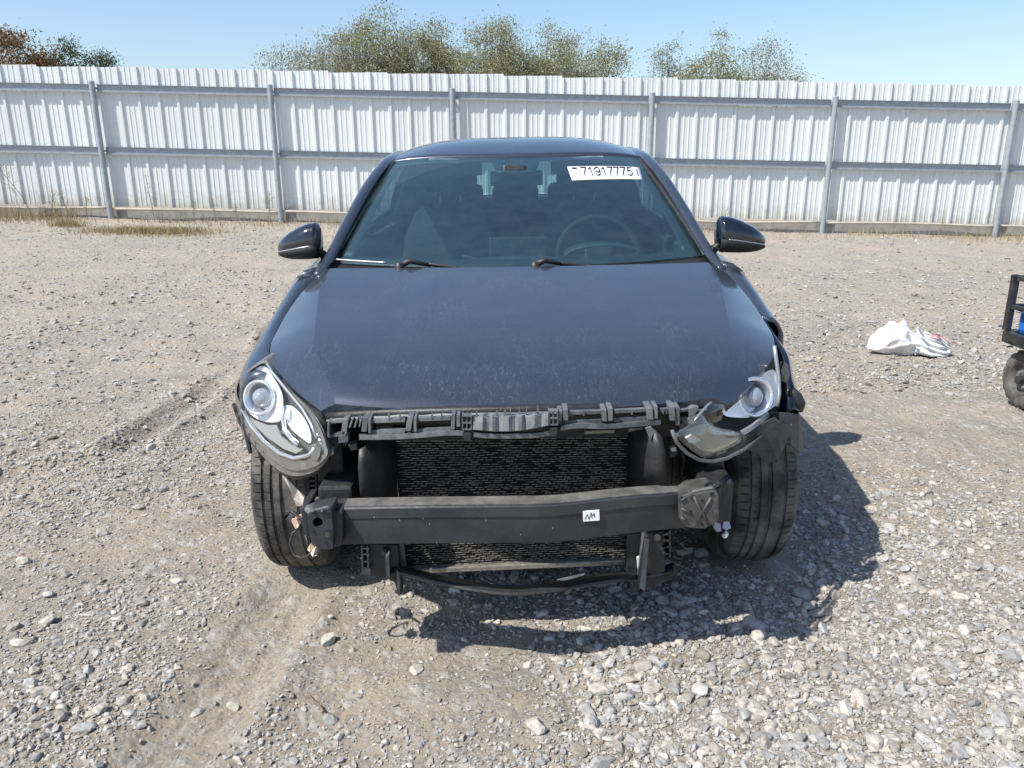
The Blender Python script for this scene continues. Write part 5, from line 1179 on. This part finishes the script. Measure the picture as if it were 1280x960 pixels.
LIN = mat('liner plastic', (.028, .033, .039), .5, 0, (.055, .062, .07), 20, .2, 60)
def fold(name, rows, mat_): return MB().grid([[P(*q) for q in r] for r in rows]).build(name, mat_, car, False, solid=.004)
fold('torn_liner', [[(914, 560, -.42), (922, 572, -.40)], [(925, 549, -.43), (934, 562, -.42)], [(944, 536, -.43), (946, 566, -.41)], [(958, 527, -.43), (956, 577, -.40)], [(968, 522, -.44), (970, 578, -.40)], [(976, 530, -.45), (977, 566, -.43)], [(990, 532, -.41), (981, 558, -.40)]], LIN)
fold('torn_liner', [[(962, 516, -.38), (966, 545, -.37)], [(976, 516, -.40), (978, 548, -.40)], [(990, 517, -.40), (988, 556, -.40)], [(998, 518, -.37), (999, 566, -.36)], [(1003, 528, -.30), (1004, 564, -.30)]], LIN)
px_tube('liner_edge', [(990, 531), (983, 538), (977, 546), (975, 560)], .003, GREYP, car, lambda a, b: -.40)
# inner dark brackets behind both lights
for sg, pts in ((-1, [(378, 592), (425, 560), (440, 600), (430, 628), (382, 622)]), (1, [(842, 545), (900, 575), (915, 600), (900, 612), (840, 612)])):
    flat('apron_panel', pts, -.36, .02, BLK, car)
lc = MB()
for b in (594, 600, 606, 612, 618): lc.prism([P(385, b, -.44), P(395, b, -.44), P(395, b + 2, -.44), P(385, b + 2, -.44)], (0, .02, 0))
for a in (385, 394): lc.prism([P(a, 590, -.44), P(a + 1.6, 590, -.44), P(a + 1.6, 624, -.44), P(a, 624, -.44)], (0, .02, 0))
lc.build('ladder_bracket', BLK, car)
lc = MB()
for b in (580, 588, 596, 603): lc.prism([P(883, b, -.44), P(893, b, -.44), P(893, b + 2, -.44), P(883, b + 2, -.44)], (0, .02, 0))
for a in (883, 892): lc.prism([P(a, 576, -.44), P(a + 1.6, 576, -.44), P(a + 1.6, 612, -.44), P(a, 612, -.44)], (0, .02, 0))
lc.build('ladder_bracket', GREYP, car)

# -- hoses, looms and small hardware in the open corners
for pts, y_, r_, mt in (([(412, 600), (424, 588), (436, 584), (446, 592), (450, 610)], -.40, .010, BLK), ([(398, 604), (410, 612), (424, 610), (440, 618), (452, 630)], -.42, .006, GREYP), ([(418, 572), (428, 580), (430, 596), (424, 612), (428, 626)], -.45, .005, BLK),
        ([(846, 556), (856, 574), (852, 592), (860, 606)], -.44, .008, BLK), ([(838, 548), (850, 566), (868, 580), (884, 586), (902, 600)], -.42, .006, GREYP), ([(858, 578), (872, 592), (890, 598)], -.45, .010, DARK)):
    MB().tube([P(a, b, y_ - .01 * math.sin(i * 1.9)) for i, (a, b) in enumerate(pts)], r_, 8).build('hose', mt, car, True)
for a, b, y_, r_ in ((428, 552, -.50, .010), (441, 556, -.50, .008), (420, 600, -.46, .009), (841, 566, -.52, .008), (858, 600, -.46, .009), (872, 606, -.46, .007), (480, 690, -.57, .006), (822, 672, -.57, .006), (410, 668, -.739, .005), (895, 640, -.72, .005)):
    c_ = P(a, b, y_); m = MB(); m.tube([c_ + Vector((0, -.008, 0)), c_ + Vector((0, .02, 0))], r_, 6); m.tube([c_ + Vector((0, -.004, 0)), c_], r_ * 1.5, 12); m.build('bolt', PLATE, car)
flat('connector', [(436, 556), (446, 554), (447, 562), (438, 564)], -.52, .03, GREYP, car, bevel=.002); flat('connector', [(838, 560), (845, 559), (846, 564), (839, 565)], -.54, .02, WHT, car, bevel=.002)
flat('horn_bracket', [(404, 600), (416, 596), (420, 622), (408, 626)], -.47, .03, BEAMM, car, bevel=.004)
for k in range(9):
    a = 400 + 8 * k if k < 5 else 845 + 12 * (k - 5); b = 598 + 3 * (k % 3) if k < 5 else 590 + 4 * (k % 3)
    flat('torn_tab', [(a, b), (a + 4, b - 3), (a + 6, b + 6), (a + 2, b + 9), (a - 1, b + 5)], -.41 - .01 * (k % 3), .006, BLK if k % 2 else GREYP, car)
